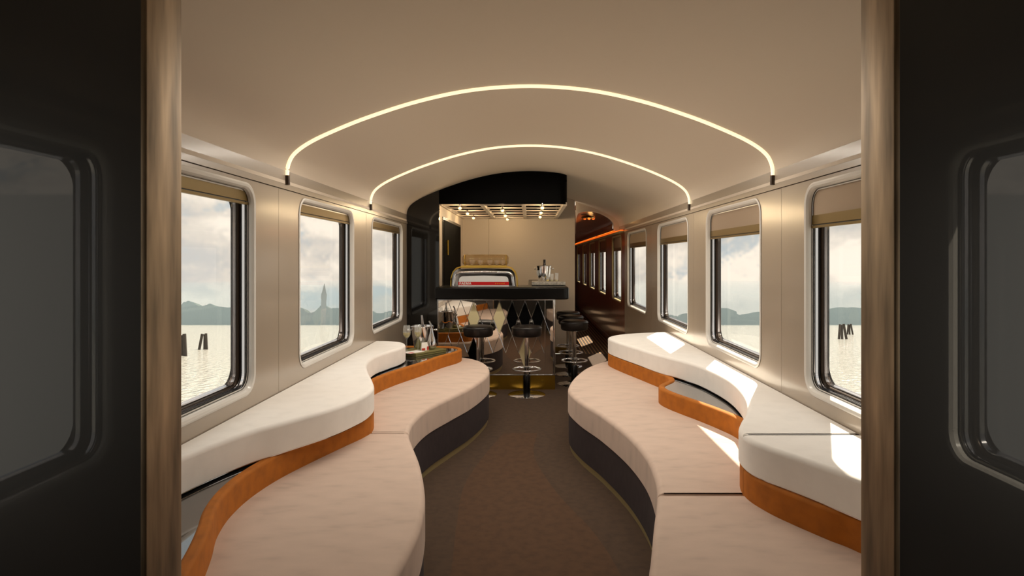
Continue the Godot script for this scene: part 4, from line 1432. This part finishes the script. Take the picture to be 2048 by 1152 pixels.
	for i in 4:
		var t := thing("bar_glass", g[i][3], "glass", Vector3(g[i][0], YS, g[i][1]), "glasses on the marble slab")
		var h: float = g[i][2]
		if i == 0:
			part(t, "glass_body", lathe_mesh([Vector2(0, 0.004), Vector2(0.028, 0.0), Vector2(0.028, 0.003), Vector2(0.004, 0.007), Vector2(0.0035, h * 0.45), Vector2(0.018, h * 0.6), Vector2(0.024, h), Vector2(0.0225, h), Vector2(0.016, h * 0.62), Vector2(0, h * 0.5)], 16), M.clear_glass)
		else:
			part(t, "glass_body", lathe_mesh([Vector2(0, 0.0), Vector2(0.017, 0.0), Vector2(0.021, h), Vector2(0.0195, h), Vector2(0.0155, 0.006), Vector2(0, 0.006)], 16), M.clear_glass)
			part(t, "lemon_slice" if i == 1 else "drink", lathe_mesh([Vector2(0, 0.007), Vector2(0.0152, 0.007), Vector2(0.0158, 0.022), Vector2(0, 0.022)], 12), M.lemon if i == 1 else M.wine)

func bucket(at: Vector3, r: float, h: float, label: String, turn: float) -> void:
	var o := thing("ice_bucket", label, "ice bucket", at)
	o.rotation.y = turn
	part(o, "bowl", lathe_mesh([Vector2(0, 0.0), Vector2(r * 0.66, 0.0), Vector2(r * 0.72, 0.008), Vector2(r * 0.86, h * 0.5), Vector2(r * 0.97, h * 0.97), Vector2(r * 0.955, h * 0.97), Vector2(r * 0.82, h * 0.45), Vector2(r * 0.68, 0.012), Vector2(0, 0.012)], 32), M.chrome)
	var rim := []
	for i in 32:
		var a := TAU * i / 32
		rim.append(Vector3(cos(a) * r * 0.98, h * 0.98, sin(a) * r * 0.98))
	part(o, "rim", tube_mesh(rim, r * 0.035, 8, true), M.chrome)
	for s in [-1.0, 1.0]:
		var b := MB.new()
		b.tube([Vector3(s * r * 0.9, h * 0.8, 0), Vector3(s * r * 1.12, h * 0.8, 0)], r * 0.06, 8)
		b.lathe([Vector2(0, -r * 0.13), Vector2(r * 0.10, -r * 0.09), Vector2(r * 0.14, 0), Vector2(r * 0.10, r * 0.09), Vector2(0, r * 0.13)], Vector3(s * r * 1.18, h * 0.8, 0), 14)
		part(o, "knob_handle", b.mesh(), M.chrome)

func bottle(at: Vector3, h: float, label: String) -> void:
	var o := thing("wine_bottle", label, "bottle", at)
	var r := h * 0.14
	part(o, "bottle_body", lathe_mesh([Vector2(0, 0), Vector2(r, 0.0), Vector2(r, h * 0.55), Vector2(r * 0.8, h * 0.66), Vector2(r * 0.42, h * 0.76), Vector2(r * 0.38, h * 0.94)], 20), M.bottle_dark)
	part(o, "foil_cap", lathe_mesh([Vector2(r * 0.42, h * 0.86), Vector2(r * 0.45, h * 0.94), Vector2(r * 0.45, h), Vector2(0, h)], 16), M.bottle_dark)

# ---------------------------------------------------------------- things on the left table
func on_the_table() -> void:
	var Y := Y_BAND - 0.009
	var tr := thing("serving_box", "flat olive leather box used as a tray on the dark table", "tray", Vector3(-1.045, Y, -5.96))
	tr.rotation.y = 0.94
	part(tr, "box_base", rbox(Vector3(-0.20, 0.0, -0.15), Vector3(0.20, 0.014, 0.15), 0.004), M.olive_leather)
	part(tr, "box_seam", rbox(Vector3(-0.196, 0.013, -0.146), Vector3(0.196, 0.017, 0.146), 0.0015), M.black_metal)
	part(tr, "box_lid", rbox(Vector3(-0.20, 0.016, -0.15), Vector3(0.20, 0.032, 0.15), 0.004), M.olive_leather)
	var T := Y + 0.032
	var wg := thing("wine_glass", "stemmed glass of white wine beside the white cushion end", "wine glass", Vector3(-1.155, T, -5.86), "wine glasses on the olive box")
	var gb := part(wg, "glass_body", lathe_mesh([Vector2(0, 0.004), Vector2(0.03, 0.002), Vector2(0.034, 0.0), Vector2(0.034, 0.002), Vector2(0.006, 0.008), Vector2(0.0038, 0.02), Vector2(0.0038, 0.11), Vector2(0.012, 0.122), Vector2(0.032, 0.15), Vector2(0.037, 0.175), Vector2(0.034, 0.21), Vector2(0.029, 0.243), Vector2(0.0282, 0.243), Vector2(0.033, 0.21), Vector2(0.036, 0.175), Vector2(0.031, 0.152), Vector2(0.010, 0.126), Vector2(0, 0.122)], 24), M.clear_glass)
	part(gb, "wine", lathe_mesh([Vector2(0, 0.1245), Vector2(0.010, 0.1275), Vector2(0.0305, 0.1535), Vector2(0.0355, 0.174), Vector2(0, 0.174)], 20), M.wine, "pale white wine")
	copy(wg, "stemmed glass of white wine in front of the ice bucket on the table", Vector3(-1.06, T, -5.92))
	bucket(Vector3(-1.05, T, -6.10), 0.112, 0.215, "polished steel ice bucket standing on the olive box", 0.1)
	var tg := thing("ice_tongs", "slim steel tongs standing in the bucket on the olive box", "tongs", Vector3(-1.06, T + 0.02, -6.09))
	part(tg, "tong_arm", tube_mesh([Vector3(0.0, 0, 0), Vector3(0.012, 0.17, 0.01), Vector3(0.006, 0.30, 0.012)], 0.008, 8), M.steel)
	part(tg, "tong_arm", tube_mesh([Vector3(0.05, 0, -0.02), Vector3(0.025, 0.17, 0.0), Vector3(0.008, 0.30, 0.006)], 0.008, 8), M.steel)
	var dc := thing("pear_shaker", "pear shaped polished metal shaker in front of the ice bucket", "shaker", Vector3(-0.945, T, -6.0))
	part(dc, "body", lathe_mesh([Vector2(0, 0), Vector2(0.03, 0.0), Vector2(0.047, 0.02), Vector2(0.05, 0.045), Vector2(0.04, 0.085), Vector2(0.024, 0.135), Vector2(0.014, 0.18), Vector2(0.012, 0.2), Vector2(0, 0.2)], 28), M.chrome)
	part(dc, "neck", tube_mesh([Vector3(0, 0.2, 0), Vector3(-0.008, 0.24, 0), Vector3(-0.024, 0.27, 0)], 0.009, 10), M.steel)
	var cd := thing("folded_card", "red and white folded card leaning by the pear shaped shaker", "card", Vector3(-1.0, T, -5.925))
	cd.rotation.y = 0.5
	cd.scale = Vector3(0.62, 0.75, 0.5)
	var b := MB.new()
	b.quad(Vector3(-0.06, 0, 0.04), Vector3(0.06, 0, 0.04), Vector3(0.045, 0.10, 0), Vector3(-0.045, 0.10, 0), Vector3(0, 0.4, 0.9), Vector3(0, 0.4, 0.9), Vector3(0, 0.4, 0.9), Vector3(0, 0.4, 0.9))
	b.quad(Vector3(-0.06, 0, -0.04), Vector3(0.06, 0, -0.04), Vector3(0.045, 0.10, 0), Vector3(-0.045, 0.10, 0), Vector3(0, 0.4, -0.9), Vector3(0, 0.4, -0.9), Vector3(0, 0.4, -0.9), Vector3(0, 0.4, -0.9))
	part(cd, "card_sheet", b.mesh(), M.paper)
	part(cd, "red_field", bx(Vector3(-0.052, 0.004, 0.0385), Vector3(0.0, 0.03, 0.0415)), M.red_print)
	part(cd, "red_field", bx(Vector3(0.03, 0.004, 0.0385), Vector3(0.056, 0.05, 0.0415)), M.red_print)
	var np := thing("paper_napkin", "white paper napkin with a red print lying between the wine glasses", "napkin", Vector3(-1.085, T, -5.80))
	np.rotation.y = 0.9
	part(np, "sheet", bx(Vector3(-0.09, 0.0, -0.06), Vector3(0.09, 0.003, 0.06)), M.paper)
	part(np, "red_print", bx(Vector3(-0.085, 0.003, 0.02), Vector3(-0.03, 0.004, 0.055)), M.red_print)
